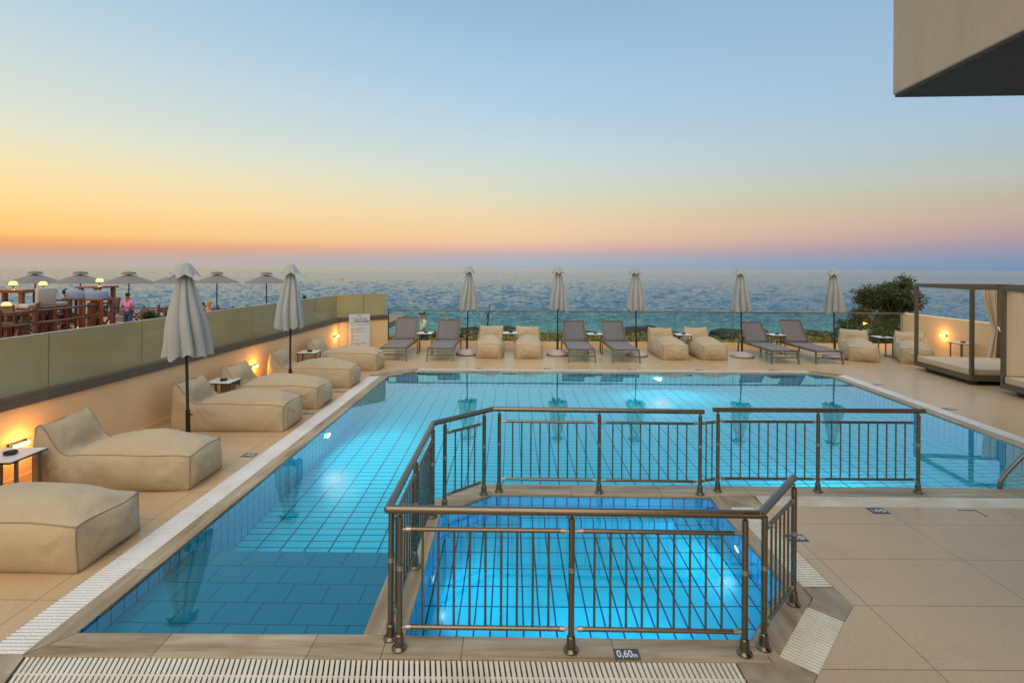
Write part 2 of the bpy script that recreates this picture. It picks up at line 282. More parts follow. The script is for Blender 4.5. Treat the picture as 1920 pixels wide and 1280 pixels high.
# ------------------------------------------------------------------ mesh helpers
class MB:
    def __init__(s): s.v = []; s.f = []; s.uv = None
    def add(s, vs, fs):
        o = len(s.v); s.v += [tuple(p) for p in vs]; s.f += [tuple(i+o for i in q) for q in fs]; return s
    def box(s, x0, x1, y0, y1, z0, z1, bev=0, mat=None):
        b = bev
        if not b:
            vs = [(x, y, z) for z in (z0, z1) for y in (y0, y1) for x in (x0, x1)]
            fs = [(0,2,3,1), (4,5,7,6), (0,1,5,4), (2,6,7,3), (0,4,6,2), (1,3,7,5)]
        else:
            bm = bmesh.new(); bmesh.ops.create_cube(bm, size=1)
            for q in bm.verts: q.co = ((x0+x1)/2 + q.co.x*(x1-x0), (y0+y1)/2 + q.co.y*(y1-y0), (z0+z1)/2 + q.co.z*(z1-z0))
            bmesh.ops.bevel(bm, geom=bm.edges[:], offset=b, segments=2, affect='EDGES', profile=.5)
            bm.verts.index_update()
            vs = [tuple(q.co) for q in bm.verts]; fs = [tuple(q.index for q in f.verts) for f in bm.faces]; bm.free()
        if mat: vs = [tuple(mat @ Vector(p)) for p in vs]
        return s.add(vs, fs)
    def bar(s, a, b, w, h=None, up=(0,0,1)):          # square bar from a to b
        h = h or w; a = Vector(a); b = Vector(b); d = (b-a).normalized(); u = Vector(up)
        if abs(d.dot(u)) > .95: u = Vector((0, 1, 0))
        r = d.cross(u).normalized(); u = r.cross(d).normalized()
        vs = [p + r*sx*w/2 + u*sz*h/2 for p in (a, b) for sx, sz in ((-1,-1),(1,-1),(1,1),(-1,1))]
        return s.add(vs, [(3,2,1,0), (4,5,6,7), (0,1,5,4), (1,2,6,5), (2,3,7,6), (3,0,4,7)])
    def tube(s, pts, r, n=10, caps=True, closed=False):
        pts = [Vector(p) for p in pts]; m = len(pts); rs = r if isinstance(r, (list, tuple)) else [r]*m
        vs = []; fs = []; prev = None
        for i, p in enumerate(pts):
            if closed: d = pts[(i+1) % m]-pts[i-1]
            else: d = pts[min(i+1, m-1)]-pts[max(i-1, 0)]
            d.normalize()
            if prev is None: prev = d.orthogonal().normalized()
            u = (prev - d*prev.dot(d));
            u = u.normalized() if u.length > 1e-6 else d.orthogonal().normalized()
            prev = u; w = d.cross(u)
            vs += [p + (u*math.cos(2*math.pi*k/n) + w*math.sin(2*math.pi*k/n))*rs[i] for k in range(n)]
        for i in range(m-1 if not closed else m):
            j = (i+1) % m
            fs += [(i*n+k, i*n+(k+1) % n, j*n+(k+1) % n, j*n+k) for k in range(n)]
        if caps and not closed: fs += [tuple(range(n))[::-1], tuple(range((m-1)*n, m*n))]
        return s.add(vs, fs)
    def lathe(s, prof, n=32, c=(0,0,0)):
        vs = []; fs = []
        for r, z in prof: vs += [(c[0]+r*math.cos(2*math.pi*k/n), c[1]+r*math.sin(2*math.pi*k/n), c[2]+z) for k in range(n)]
        for i in range(len(prof)-1): fs += [(i*n+k, i*n+(k+1) % n, (i+1)*n+(k+1) % n, (i+1)*n+k) for k in range(n)]
        fs += [tuple(range(n))[::-1], tuple(range((len(prof)-1)*n, len(prof)*n))]
        return s.add(vs, fs)
    def ball(s, c, r, n=12, sc=(1,1,1)):
        vs = []; fs = []; m = n//2+1
        for i in range(m):
            t = math.pi*(i+.02)/(m-1+.04)
            vs += [(c[0]+r*sc[0]*math.sin(t)*math.cos(2*math.pi*k/n), c[1]+r*sc[1]*math.sin(t)*math.sin(2*math.pi*k/n), c[2]+r*sc[2]*math.cos(t)) for k in range(n)]
        for i in range(m-1): fs += [(i*n+k, (i+1)*n+k, (i+1)*n+(k+1) % n, i*n+(k+1) % n) for k in range(n)]
        fs += [tuple(range(n)), tuple(range((m-1)*n, m*n))[::-1]]
        return s.add(vs, fs)
    def prism(s, poly, z0, z1, holes=()):             # flat polygon (ccw) with holes, extruded
        loops = [list(poly)] + [list(h) for h in holes]
        flat = [p for lp in loops for p in lp]
        tris = tessellate_polygon([[Vector((x, y, 0)) for x, y in lp] for lp in loops])
        n = len(flat); vs = [(x, y, z1) for x, y in flat] + [(x, y, z0) for x, y in flat]; fs = []
        for a, b, c in tris:
            A, B, D = flat[a], flat[b], flat[c]
            ar = (B[0]-A[0])*(D[1]-A[1])-(B[1]-A[1])*(D[0]-A[0])
            if ar < 0: a, c = c, a
            fs += [(a, b, c), (c+n, b+n, a+n)]
        o = 0
        for li, lp in enumerate(loops):
            m = len(lp); ar = sum(lp[i][0]*lp[(i+1) % m][1]-lp[(i+1) % m][0]*lp[i][1] for i in range(m))
            for i in range(m):
                a, b = o+i, o+(i+1) % m
                if (ar > 0) != (li > 0): fs.append((a+n, b+n, b, a))
                else: fs.append((a, b, b+n, a+n))
            o += m
        return s.add(vs, fs)
    def build(s, name, mat, parent=None, smooth=False, uv=None, angle=None):
        me = bpy.data.meshes.new(name); me.from_pydata(s.v, [], s.f); me.materials.append(mat)
        if smooth:
            me.polygons.foreach_set('use_smooth', [True]*len(me.polygons))
            if angle: 
                try: me.set_sharp_from_angle(angle=R(angle))
                except Exception: pass
        if uv:
            ul = me.uv_layers.new(name='uv'); k = 0
            for q in me.polygons:
                for li in q.loop_indices: ul.data[li].uv = uv[me.loops[li].vertex_index]
        me.update()
        o = bpy.data.objects.new(name, me); C.objects.link(o)
        if parent: o.parent = parent
        return o
def tag(o, label, cat=None, group=None, kind=None):
    if label: o['label'] = label
    if cat: o['category'] = cat
    if group: o['group'] = group
    if kind: o['kind'] = kind
    return o
def empty(name, loc=(0,0,0), rz=0, label=None, cat=None, group=None):
    o = bpy.data.objects.new(name, None); C.objects.link(o); o.location = loc; o.rotation_euler = (0, 0, rz); o.empty_display_size = .1
    return tag(o, label, cat, group)
def dup(o, loc=None, rz=None, label=None, parent=None):
    c = o.copy(); C.objects.link(c)
    if parent: c.parent = parent
    for ch in list(o.children): dup(ch, parent=c)
    if loc is not None: c.location = loc
    if rz is not None: c.rotation_euler = (0, 0, rz)
    if label: c['label'] = label
    return c
def strip(path, a, b):                                # miter offsets of an open path, to its left
    def off(d):
        out = []
        for i, p in enumerate(path):
            p = Vector(p); ns = []
            if i > 0: e = (p-Vector(path[i-1])).normalized(); ns.append(Vector((-e.y, e.x)))
            if i < len(path)-1: e = (Vector(path[i+1])-p).normalized(); ns.append(Vector((-e.y, e.x)))
            m = sum(ns, Vector((0, 0))).normalized(); k = d/max(.3, m.dot(ns[0])); out.append(tuple(p+m*k))
        return out
    return off(a), off(b)

# ================================================================== POOLS
WZ = -.02
SIDE = [(-2.85, 3.24), (-2.85, 3.43), (-2.74, 11.50), (-2.24, 12.10), (7.0, 12.13), (7.28, 11.85), (6.97, 5.80)]
MAINP = [(-2.85, 3.43), (-.96, 3.43), (-.96, 5.27), (-.32, 5.83), (6.97, 5.80), (7.28, 11.85), (7.0, 12.13), (-2.24, 12.10), (-2.74, 11.50)]
KIDP = [(-.69, 3.42), (1.57, 3.40), (2.11, 4.04), (2.12, 5.55), (-.20, 5.58), (-.69, 5.12)]
OUT = [(-3.27, 2.95), (1.69, 2.95), (1.85, 3.117), (2.31, 3.59), (2.475, 3.75), (2.475, 5.33), (7.37, 5.30), (7.70, 11.97), (7.18, 12.42), (-2.43, 12.40), (-3.15, 11.66)]
# deck: one sheet with the pool basin cut out
DECK = [(-8, -4), (14, -4), (14, 16.3), (-3.3, 16.3), (-5.2, 14.7), (-8, 14.7)]
tag(MB().prism(DECK, -.12, 0, [OUT]).build('pool_deck', M['deck']), 'beige tiled pool deck', kind='structure')
# basin pieces
def basin(poly, depth, name, mat, z1=-.004):
    mb = MB(); uv = []
    n = len(poly); u = 0
    for i in range(n):
        a, b = poly[i], poly[(i+1) % n]; ln = math.dist(a, b)
        da, db = depth(*a), depth(*b)
        mb.add([(a[0], a[1], z1), (b[0], b[1], z1), (b[0], b[1], -db), (a[0], a[1], -da)], [(0, 1, 2, 3)])
        uv += [(u, z1), (u+ln, z1), (u+ln, -db), (u, -da)]; u += ln
    return mb.build(name, mat, uv=uv)
dm = lambda x, y: .95 + .5*max(0, min(1, (y-4.7)/7.3))
def deep(x, y): return .3 if y < 3.5 and x < -.5 else dm(x, y)
wl = basin(MAINP, lambda x, y: dm(x, y), 'pool_wall', M['pool_wall']); tag(wl, 'tiled walls of the main pool', kind='structure')
mb = MB(); base = [(x, y) for x, y in MAINP]
tris = tessellate_polygon([[Vector((x, y, 0)) for x, y in base]])
for ya, yb in ((3.3, 4.7), (4.7, 12.2)): pass
o = MB()
for a, b, c in tris:
    A, B, D = base[a], base[b], base[c]
    ar = (B[0]-A[0])*(D[1]-A[1])-(B[1]-A[1])*(D[0]-A[0])
    idx = (a, b, c) if ar > 0 else (c, b, a)
    o.add([(base[i][0], base[i][1], -dm(*base[i])) for i in idx], [(0, 1, 2)])
tag(o.build('pool_floor', M['pool_floor']), 'pale aqua tiled floor of the main pool', kind='structure')
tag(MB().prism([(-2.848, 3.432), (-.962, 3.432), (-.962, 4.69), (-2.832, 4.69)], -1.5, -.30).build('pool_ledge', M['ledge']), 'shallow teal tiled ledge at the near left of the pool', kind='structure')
tag(basin(KIDP, lambda x, y: .56, 'small_pool_wall', M['kid_wall']), 'tiled walls of the small pool', kind='structure')
tag(MB().prism(KIDP, -.7, -.56).build('small_pool_floor', M['kid_floor']), 'bright blue tiled floor of the small pool', kind='structure')
tag(MB().prism([(.10, 5.36), (1.68, 5.35), (1.68, 5.545), (.10, 5.565)], -.555, -.40).build('small_pool_step', M['kid_floor']), 'blue step in the far side of the small pool', kind='structure')
def sheet(poly, z, name, mat, label):
    t = tessellate_polygon([[Vector((x, y, 0)) for x, y in poly]]); mb = MB(); fs = []
    for a, b, c in t:
        A, B, D = poly[a], poly[b], poly[c]
        fs.append((a, b, c) if (B[0]-A[0])*(D[1]-A[1])-(B[1]-A[1])*(D[0]-A[0]) > 0 else (c, b, a))
    mb.add([(x, y, z) for x, y in poly], fs); return tag(mb.build(name, mat), label, kind='structure')
sheet(MAINP, WZ, 'pool_water', M['water'], 'still water of the main pool')
sheet(KIDP, WZ, 'small_pool_water', M['kid_water'], 'still lit water of the small pool')
# copings: slabs with a rounded lip overhanging by 1 cm
def coping(poly, name, mat, label, z=0.0):
    o = MB().prism(poly, -.05, z).build(name, mat); bv = o.modifiers.new('bevel', 'BEVEL'); bv.width = .006; bv.segments = 2; bv.limit_method = 'ANGLE'
    return tag(o, label, 'coping', 'marble copings around the pools')
a, b = strip(SIDE, -.004, .17)
coping([(-3.022, 3.236), (-2.850, 3.437), a[2], b[2]], 'pool_coping', M['marble_y'], 'stained marble coping along the left edge of the main pool')
coping([b[2], a[2], a[3], b[3]], 'pool_coping', M['marble_x'], 'short slanted marble coping across the far left corner of the pool')
coping([b[3], a[3], a[4], b[4]], 'pool_coping', M['marble_x'], 'long marble coping along the far edge of the main pool')
coping([b[4], a[4], a[5], b[5]], 'pool_coping', M['marble_y'], 'short slanted marble coping across the far right corner of the pool')
coping([b[5], a[5], a[6], b[6]], 'pool_coping', M['marble_y'], 'long marble coping along the right edge of the main pool')
coping([(-3.019, 3.222), (-.80, 3.22), (-.80, 3.42), (-.96, 3.434), (-2.846, 3.434)], 'pool_coping', M['marble_x'], 'brown veined marble coping in front of the teal ledge')
coping([(-.797, 3.22), (1.64, 3.21), (1.575, 3.404), (-.69, 3.424), (-.797, 3.424)], 'pool_coping', M['marble_x'], 'pale marble coping under the front railing beside the depth plate')
coping([(-.964, 3.437), (-.687, 3.427), (-.687, 5.118), (-.962, 5.268)], 'pool_coping', M['marble_y'], 'narrow marble divider wall between small pool and teal ledge')
coping([(-.962, 5.272), (-.687, 5.122), (-.202, 5.576), (-.318, 5.834)], 'pool_coping', M['marble_x'], 'slanted marble divider at the far left corner of small pool')
coping([(-.314, 5.834), (-.198, 5.578), (2.118, 5.548), (2.36, 5.58), (2.36, 5.82)], 'pool_coping', M['marble_x'], 'long marble divider between small pool and deep pool')
coping([(2.363, 5.58), (6.97, 5.548), (6.975, 5.804), (2.363, 5.824)], 'pool_coping', M['marble_x'], 'marble coping under the separate far right railing')
coping([(1.577, 3.404), (1.643, 3.21), (2.227, 3.84), (2.108, 4.037)], 'pool_coping', M['marble_y'], 'dark slanted marble coping at the right front corner of small pool')
coping([(2.108, 4.041), (2.23, 3.845), (2.236, 5.33), (2.236, 5.56), (2.12, 5.545)], 'pool_coping', M['marble_y'], 'marble coping along the right edge of the small pool')
# marble corner plates
def plate(poly, label): 
    return tag(MB().prism(poly, -.04, -.001).build('corner_plate', M['marble_plate']), label, 'stone plate', 'marble corner plates between the gratings')
plate([(-3.268, 2.953), (-2.90, 2.953), (-3.0, 3.216), (-3.024, 3.236), (-3.268, 3.236)], 'brown marble plate in the near left corner of the gratings')
plate([(1.40, 2.953), (1.688, 2.953), (1.848, 3.119), (1.672, 3.272), (1.645, 3.207), (1.40, 3.207)], 'tan marble plate between front grating and slanted grating')
plate([(2.142, 3.742), (2.308, 3.594), (2.473, 3.752), (2.473, 3.98), (2.238, 3.98), (2.238, 3.842)], 'grey brown marble plate at the right of the slanted grating')
plate([(2.239, 5.315), (2.473, 5.315), (2.585, 5.333), (2.585, 5.575), (2.362, 5.577), (2.239, 5.557)], 'dark marble plate where the small pool railing jogs')
c2_, d2_ = strip(SIDE, .172, .42)
plate([d2_[2], c2_[2], c2_[3], (-2.25, 12.27), (-2.25, 12.398), (-2.43, 12.397), (-3.14, 11.66)], 'pale marble plate across the far left pool corner')
# gratings
def grate(p0, p1, q0, q1, name, mat, label, pitch=.032, slant=0):
    """p0-p1 inner line, q0-q1 outer line; slats run across, a spine down the middle"""
    p0, p1, q0, q1 = map(Vector, (p0, p1, q0, q1)); ln = ((p1-p0).length + (q1-q0).length)/2; n = max(2, round(ln/pitch)); mb = MB()
    w = .021/ln
    for i in range(n):
        t0 = (i+.17)/n; t1 = t0+w
        for s0, s1 in ((.0, .485), (.515, 1.0)):
            A = (p0.lerp(p1, t0)).lerp(q0.lerp(q1, t0), s0); B = (p0.lerp(p1, t1)).lerp(q0.lerp(q1, t1), s0)
            Cc = (p0.lerp(p1, t1)).lerp(q0.lerp(q1, t1), s1); D = (p0.lerp(p1, t0)).lerp(q0.lerp(q1, t0), s1)
            vs = [(*A, 0), (*B, 0), (*Cc, 0), (*D, 0), (*A, -.022), (*B, -.022), (*Cc, -.022), (*D, -.022)]
            vs = [(x, y, z-.001) for x, y, z in vs]
            mb.add(vs, [(0,1,2,3), (0,4,5,1), (1,5,6,2), (2,6,7,3), (3,7,4,0)])
    a_ = p0.lerp(q0, .482); b_ = p1.lerp(q1, .482); c_ = p1.lerp(q1, .518); d_ = p0.lerp(q0, .518)
    vs = [(*v_, z) for z in (-.003, -.02) for v_ in (a_, b_, c_, d_)]; mb.add(vs, [(0,1,2,3), (0,4,5,1), (2,6,7,3)])
    o = tag(mb.build(name, mat), label, 'drain grate', 'slatted overflow gratings around the pools')
    m2 = MB(); m2.add([(*p0, -.055), (*p1, -.055), (*q1, -.055), (*q0, -.055)], [(0,1,2,3)]); m2.build('trough', M['trough'], o)
    return o
ci, co = strip(SIDE, .173, .418)
l0 = Vector((-3.025, 3.24)); grate(l0, ci[2], (-3.268, 3.24), (co[2][0], co[2][1]-.12), 'overflow_grate', M['grate_white'], 'white slatted overflow grating along the left pool edge')
grate((-2.22, 12.275), (7.05, 12.30), (-2.22, 12.398), (7.05, 12.418), 'overflow_grate', M['grate_white'], 'thin white overflow grating along the far pool edge')
grate(ci[5], (ci[6][0], 5.56), (co[5][0], co[5][1]), (co[6][0]-.03, 5.56), 'overflow_grate', M['grate_white'], 'white overflow grating along the right pool edge')
grate((-2.985, 3.215), (1.393, 3.205), (-2.88, 2.955), (1.393, 2.955), 'overflow_grate', M['grate_cream'], 'cream slatted grating in front of the pools, nearest the camera')
grate((2.14, 3.745), (1.677, 3.274), (2.306, 3.59), (1.852, 3.121), 'overflow_grate', M['grate_cream'], 'short slanted grating at the right front corner of small pool')
grate((2.24, 5.31), (2.24, 3.985), (2.47, 5.31), (2.47, 3.985), 'overflow_grate', M['grate_cream'], 'grating beside the right edge of the small pool')
grate((2.62, 5.575), (6.98, 5.545), (2.59, 5.335), (7.2, 5.31), 'overflow_grate', M['grate_cream'], 'cream grating under the far right railing beside the deck')
# basin block below the coping ring so no gaps show
tag(MB().prism([(x, y) for x, y in OUT], -2.2, -2.0).build('pool_basin', M['trough']), 'concrete underside of the pool basin', kind='structure')

# pool lights
def pool_light(loc, nrm, power, label, r=.09, mat='lens_glow', col=(.82, .93, 1), soft=.06):
    rz = math.atan2(nrm[1], nrm[0]) - math.pi/2
    e = empty('pool_light', loc, rz, label, 'pool light', 'round underwater lights')
    mb = MB(); n = 24
    ring = MB(); prof = [(r, 0), (r*1.25, 0), (r*1.25, .012), (r, .02)]
    vs = []; 
    for rr_, y in prof: vs += [(rr_*math.cos(2*math.pi*k/n), y, rr_*math.sin(2*math.pi*k/n)) for k in range(n)]
    fs = [(i*n+k, i*n+(k+1) % n, (i+1)*n+(k+1) % n, (i+1)*n+k) for i in range(3) for k in range(n)]
    ring.add(vs, fs).build('rim', M['steel'], e, True)
    d = MB(); d.add([(r*math.cos(2*math.pi*k/n), .012, r*math.sin(2*math.pi*k/n)) for k in range(n)] + [(0, .02, 0)], [(k, (k+1) % n, n) for k in range(n)][::1]); d.build('lens', M[mat], e, True)
    ld = bpy.data.lights.new('pool_lamp', 'SPOT'); ld.energy = power; ld.color = col; ld.spot_size = R(165); ld.spot_blend = .6; ld.shadow_soft_size = soft
    lo = bpy.data.objects.new('pool_lamp', ld); C.objects.link(lo); lo.parent = e; lo.location = (0, .09, 0); lo.rotation_euler = (R(90), 0, math.pi)
    lo.rotation_euler = Vector((0, 1, -.25 if soft < .065 else .02)).to_track_quat('-Z', 'Y').to_euler()
    return e
pool_light((-2.78, 7.9, -.40), (1, 0), 100, 'underwater light glowing white on the left pool wall')
pool_light((3.40, 12.08, -.50), (0, -1), 80, 'underwater light glowing white on the far pool wall')
pool_light((4.0, 5.85, -.50), (0, 1), 85, 'underwater light hidden in the near wall of the deep pool')
pool_light((2.08, 4.75, -.26), (-1, 0), 12, 'underwater light on the right wall of the small pool', .055, 'lens_dim', (.40, .78, 1), .03)
pool_light((.75, 3.45, -.28), (0, 1), 24, 'underwater light in the front wall of the small pool', .055, 'lens_dim', (.40, .78, 1), .03)

pool_light((-.65, 4.3, -.28), (1, 0), 14, 'underwater light on the left wall of the small pool, behind the railing', .055, 'lens_dim', (.40, .78, 1), .03)
# ================================================================== RAILING AROUND THE SMALL POOL
rail = empty('pool_railing', (0, 0, 0), 0, 'bronze metal railing with thin balusters around the small pool', 'railing')
HZ, T1, T0 = .885, .757, .137
def rpost(x, y, top=HZ-.045):
    p = MB().tube([(x, y, 0), (x, y, top)], .0195, 16).build('post', M['bronze'], rail, True, angle=40)
    MB().lathe([(.048, 0), (.048, .008), (.03, .02), (.027, .09), (.0215, .095)], 24, (x, y, .0005)).build('foot_flange', M['bronze'], p, True, angle=35)
    MB().lathe([(.0225, 0), (.0225, .03)], 20, (x, y, .50)).build('ring', M['chrome_ring'], p, True, angle=35)
    MB().tube([(x, y, top-.005), (x, y, HZ-.02)], .009, 10).add([], []).build('bracket', M['bronze'], p, True)
def bay(a, b, n, inset=.045):
    a = Vector(a); b = Vector(b); d = (b-a).normalized(); A = a+d*inset; B = b-d*inset
    for z in (T1, T0):
        r = MB().tube([(A.x, A.y, z), (B.x, B.y, z)], .0145, 12).build('rail', M['bronze'], rail, True, angle=40)
        for s0, s1, s2 in ((a, A, 1), (b, B, -1)):
            mb = MB()
            mb.tube([(s0.x+d.x*s2*.018, s0.y+d.y*s2*.018, z), (s1.x, s1.y, z)], .008, 8)
            mb.tube([(s1.x-d.x*s2*.004, s1.y-d.y*s2*.004, z), (s1.x+d.x*s2*.026, s1.y+d.y*s2*.026, z)], .0165, 12)
            mb.build('connector', M['chrome_ring'], r, True, angle=40)
    for i in range(n):
        p = A.lerp(B, (i+1)/(n+1)) if n > 2 else a.lerp(b, (i+1)/(n+1))
        MB().tube([(p.x, p.y, T0+.008), (p.x, p.y, T1-.008)], .0078, 8).build('baluster', M['bronze'], rail, True, angle=50)
def hand(pts):
    pts = [(x, y, HZ) for x, y in pts]
    for i in range(len(pts)-1): 
        h = MB().tube([pts[i], pts[i+1]], .0255, 20).build('handrail', M['bronze'], rail, True, angle=40)
    for p in pts[1:-1]:
        m = MB().ball(p, .0265, 16); 
        m.build('elbow', M['bronze'], rail, True)
F = [(-.70, 3.31), (.39, 3.30), (1.482, 3.285)]
for p in F: rpost(*p)
bay(F[0], F[1], 9); bay(F[1], F[2], 9)
Lf = [(-.775, 3.40), (-.765, 4.20), (-.755, 5.05)]
for p in Lf: rpost(*p)
bay(Lf[0], Lf[1], 7); bay(Lf[1], Lf[2], 7)
Dg = [(-.66, 5.22), (-.285, 5.565)]
for p in Dg: rpost(*p)
bay(Dg[0], Dg[1], 4)
Bk = [(-.125, 5.64), (.955, 5.62), (2.035, 5.60)]
for p in Bk: rpost(*p)
bay(Bk[0], Bk[1], 9); bay(Bk[1], Bk[2], 9)
B2 = [(2.26, 5.685), (3.355, 5.69), (4.45, 5.69)]
for p in B2: rpost(*p)
bay(B2[0], B2[1], 9); bay(B2[1], B2[2], 9); bay(Bk[2], B2[0], 2, .03)
Rt = [(1.628, 3.335), (2.055, 3.775)]
for p in Rt: rpost(*p)
bay(Rt[0], Rt[1], 5)
hand([(2.085, 3.84), (1.565, 3.265), (-.775, 3.305), (-.765, 5.12), (-.20, 5.655), (2.075, 5.60)])
hand([(2.205, 5.685), (4.515, 5.69)])
# grab rail of the ladder
tag(MB().tube([(5.44, 5.80, -.9), (5.44, 5.80, .0), (5.455, 5.80, .09), (5.50, 5.79, .17), (5.62, 5.76, .34), (5.80, 5.70, .58), (5.95, 5.64, .72), (6.10, 5.60, .76), (6.25, 5.55, .70), (6.32, 5.52, .55), (6.32, 5.52, 0)], .024, 16).build('pool_handrail', M['dark_steel'], smooth=True), 'curved polished steel grab rail rising out of the pool at right', 'handrail')

# ================================================================== WALLS, GLASS, BUILDING
wx = lambda y: -5.79+.0655*y
def wallbox(a, b, th, z0, z1, out):                    # wall along a-b, thickness to the left of a->b
    a = Vector(a); b = Vector(b); d = (b-a).normalized(); n = Vector((-d.y, d.x))*th
    return out.prism([tuple(a), tuple(b), tuple(b+n), tuple(a+n)], z0, z1)
A0 = (wx(-3), -3.0); A1 = (wx(14.66), 14.66); A2 = (-3.73, 15.70)
lw = empty('low_wall', (0, 0, 0), 0, 'long beige painted wall with dark metal cap along the left of the deck', 'wall')
wallbox(A0, A1, .22, 0, .85, MB()).build('wall_body', M['wall'], lw)
m = MB(); wallbox((A0[0]+.012, A0[1]), (A1[0]+.012, A1[1]), .012, .001, .09, m).build('skirting', M['wall'], lw)
m = MB(); wallbox((A0[0]+.03, A0[1]), (A1[0]+.03, A1[1]), .28, .851, .97, m).build('cap', M['cap'], lw)
lw2 = empty('low_wall', (0, 0, 0), 0, 'short orange lit beige wall angled behind the pool rules sign', 'wall')
wallbox((A1[0]+.002, A1[1]+.004), A2, .22, 0, .85, MB()).build('wall_body', M['wall'], lw2)
wallbox((A1[0]+.03, A1[1]-.018), (A2[0]+.018, A2[1]-.022), .28, .851, .97, MB()).build('cap', M['cap'], lw2)
gp = empty('glass_screen', (0, 0, 0), 0, 'olive tinted glass panels standing on the dark cap of the left wall', 'glass fence')
js = [(-.95+1.421*i) for i in range(12)]
js = [y for y in js if y < 14.4] + [14.64]
for i in range(len(js)-1):
    y0, y1 = js[i]+.004, js[i+1]-.004
    wallbox((wx(y0)-.08, y0), (wx(y1)-.08, y1), .012, .972, 1.61, MB()).build('glass_panel', M['olive_glass'], gp)
mb = MB()
for y in js[1:-1]: mb.box(wx(y)-.094, wx(y)-.078, y-.004, y+.004, .972, 1.61)
mb.build('panel_joint', M['glass_edge'], gp)
mb = MB(); wallbox((wx(js[0])-.078, js[0]), (wx(14.64)-.078, 14.64), .016, 1.611, 1.618, mb); mb.build('top_edge', M['tag_white'], gp)
gp2 = empty('glass_screen', (0, 0, 0), 0, 'two olive glass panels on the short angled wall behind the sign', 'glass fence')
d = (Vector(A2)-Vector(A1)).normalized(); nn = Vector((-d.y, d.x))*.09; tot = (Vector(A2)-Vector(A1)).length
for t0, t1 in ((0, .5), (.5, 1)):
    p = Vector(A1)+d*(tot*t0+.01-(.07 if t0 == 0 else 0))+nn; q = Vector(A1)+d*(tot*t1-.01)+nn
    wallbox(tuple(p), tuple(q), .012, .972, 1.61, MB()).build('glass_panel', M['olive_glass'], gp2)
p = Vector(A1)+d*tot*.5+nn; MB().box(p.x-.012, p.x+.012, p.y-.004, p.y+.004, .972, 1.61).build('panel_joint', M['chrome_ring'], gp2)
# seaward glass balustrade
FY = 15.98
gf = empty('glass_balustrade', (0, 0, 0), 0, 'clear glass balustrade with thin top rail along the sea side', 'glass fence')
gx = [(x-960)/977*FY for x in (730, 835, 943, 1051, 1159, 1267, 1375, 1482, 1590, 1697)]
for i in range(len(gx)-1):
    MB().box(gx[i]+.006, gx[i+1]-.006, FY, FY+.014, .16, 1.075).build('glass_panel', M['glass'], gf)
MB().box(gx[0]-.02, gx[-1]+.02, FY-.02, FY+.035, 1.075, 1.11, .006).build('top_rail', M['rail_metal'], gf)
MB().box(gx[0]-.05, gx[-1]+.02, FY-.05, FY+.07, .0, .16).build('kerb', M['wall'], gf)
MB().box(gx[0]-.03, gx[0]-.004, FY-.02, FY+.04, 0, 1.11).build('post', M['rail_metal'], gf)
MB().box(gx[-1]+.022, gx[-1]+.085, FY-.03, FY+.05, 0, 1.13).build('post', M['mattress'], gf)
mb = MB()
for x in gx[1:-1]: mb.box(x-.005, x+.005, FY-.002, FY+.016, .16, 1.075)
mb.build('panel_joint', M['glass_edge'], gf)
rw = empty('low_wall', (0, 0, 0), 0, 'beige painted wall behind the daybeds at the right of the deck', 'wall')
MB().box(12.0, 12.25, 3, FY+.1, 0, 1.10).build('wall_body', M['wall'], rw)
MB().box(11.985, 12.0, 3, FY-.06, .001, .10).build('skirting', M['wall'], rw)
hb = empty('hotel_building', (0, 0, 0), 0, 'upper floor corner of the plastered hotel jutting overhead with dark underside', 'building')
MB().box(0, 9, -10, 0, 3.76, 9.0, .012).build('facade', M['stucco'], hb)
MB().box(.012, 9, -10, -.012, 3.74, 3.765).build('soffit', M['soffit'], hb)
hb.location = (2.91, 4.0, 0); hb.rotation_euler = (0, 0, -math.atan(.0655))

# wall lamps (bar lights)
def wall_lamp(loc, rz, label, power=5):
    e = empty('wall_lamp', loc, rz, label, 'wall lamp', 'small bar lamps fixed on the low walls')
    MB().box(0, .02, -.10, .10, -.03, .03, .004).build('bracket', M['dark_metal'], e)
    MB().box(.02, .05, -.012, .012, -.012, .012).build('arm', M['dark_metal'], e)
    MB().box(.05, .075, -.085, .085, -.016, .016, .008).build('light_bar', M['bar_glow'], e)
    ld = bpy.data.lights.new('lamp_light', 'POINT'); ld.energy = power; ld.color = (1, .42, .08); ld.shadow_soft_size = .04
    lo = bpy.data.objects.new('lamp_light', ld); C.objects.link(lo); lo.parent = e; lo.location = (.13, 0, .0)
wr = -math.atan(.0655)
wall_lamp((wx(5.71)+.0, 5.71, .45), wr, 'glowing bar lamp on the left wall beside the nearest side table', 5.5)
wall_lamp((wx(10.3)+.0, 10.3, .43), wr, 'glowing bar lamp on the wall between third and fourth beanbags', 5.5)
wall_lamp((wx(14.35)+.0, 14.35, .50), wr, 'glowing bar lamp just left of the pool rules sign', 6)
wall_lamp((12.0, 14.45, .62), math.pi, 'glowing bar lamp on the right wall above the last beanbag', 5.5)

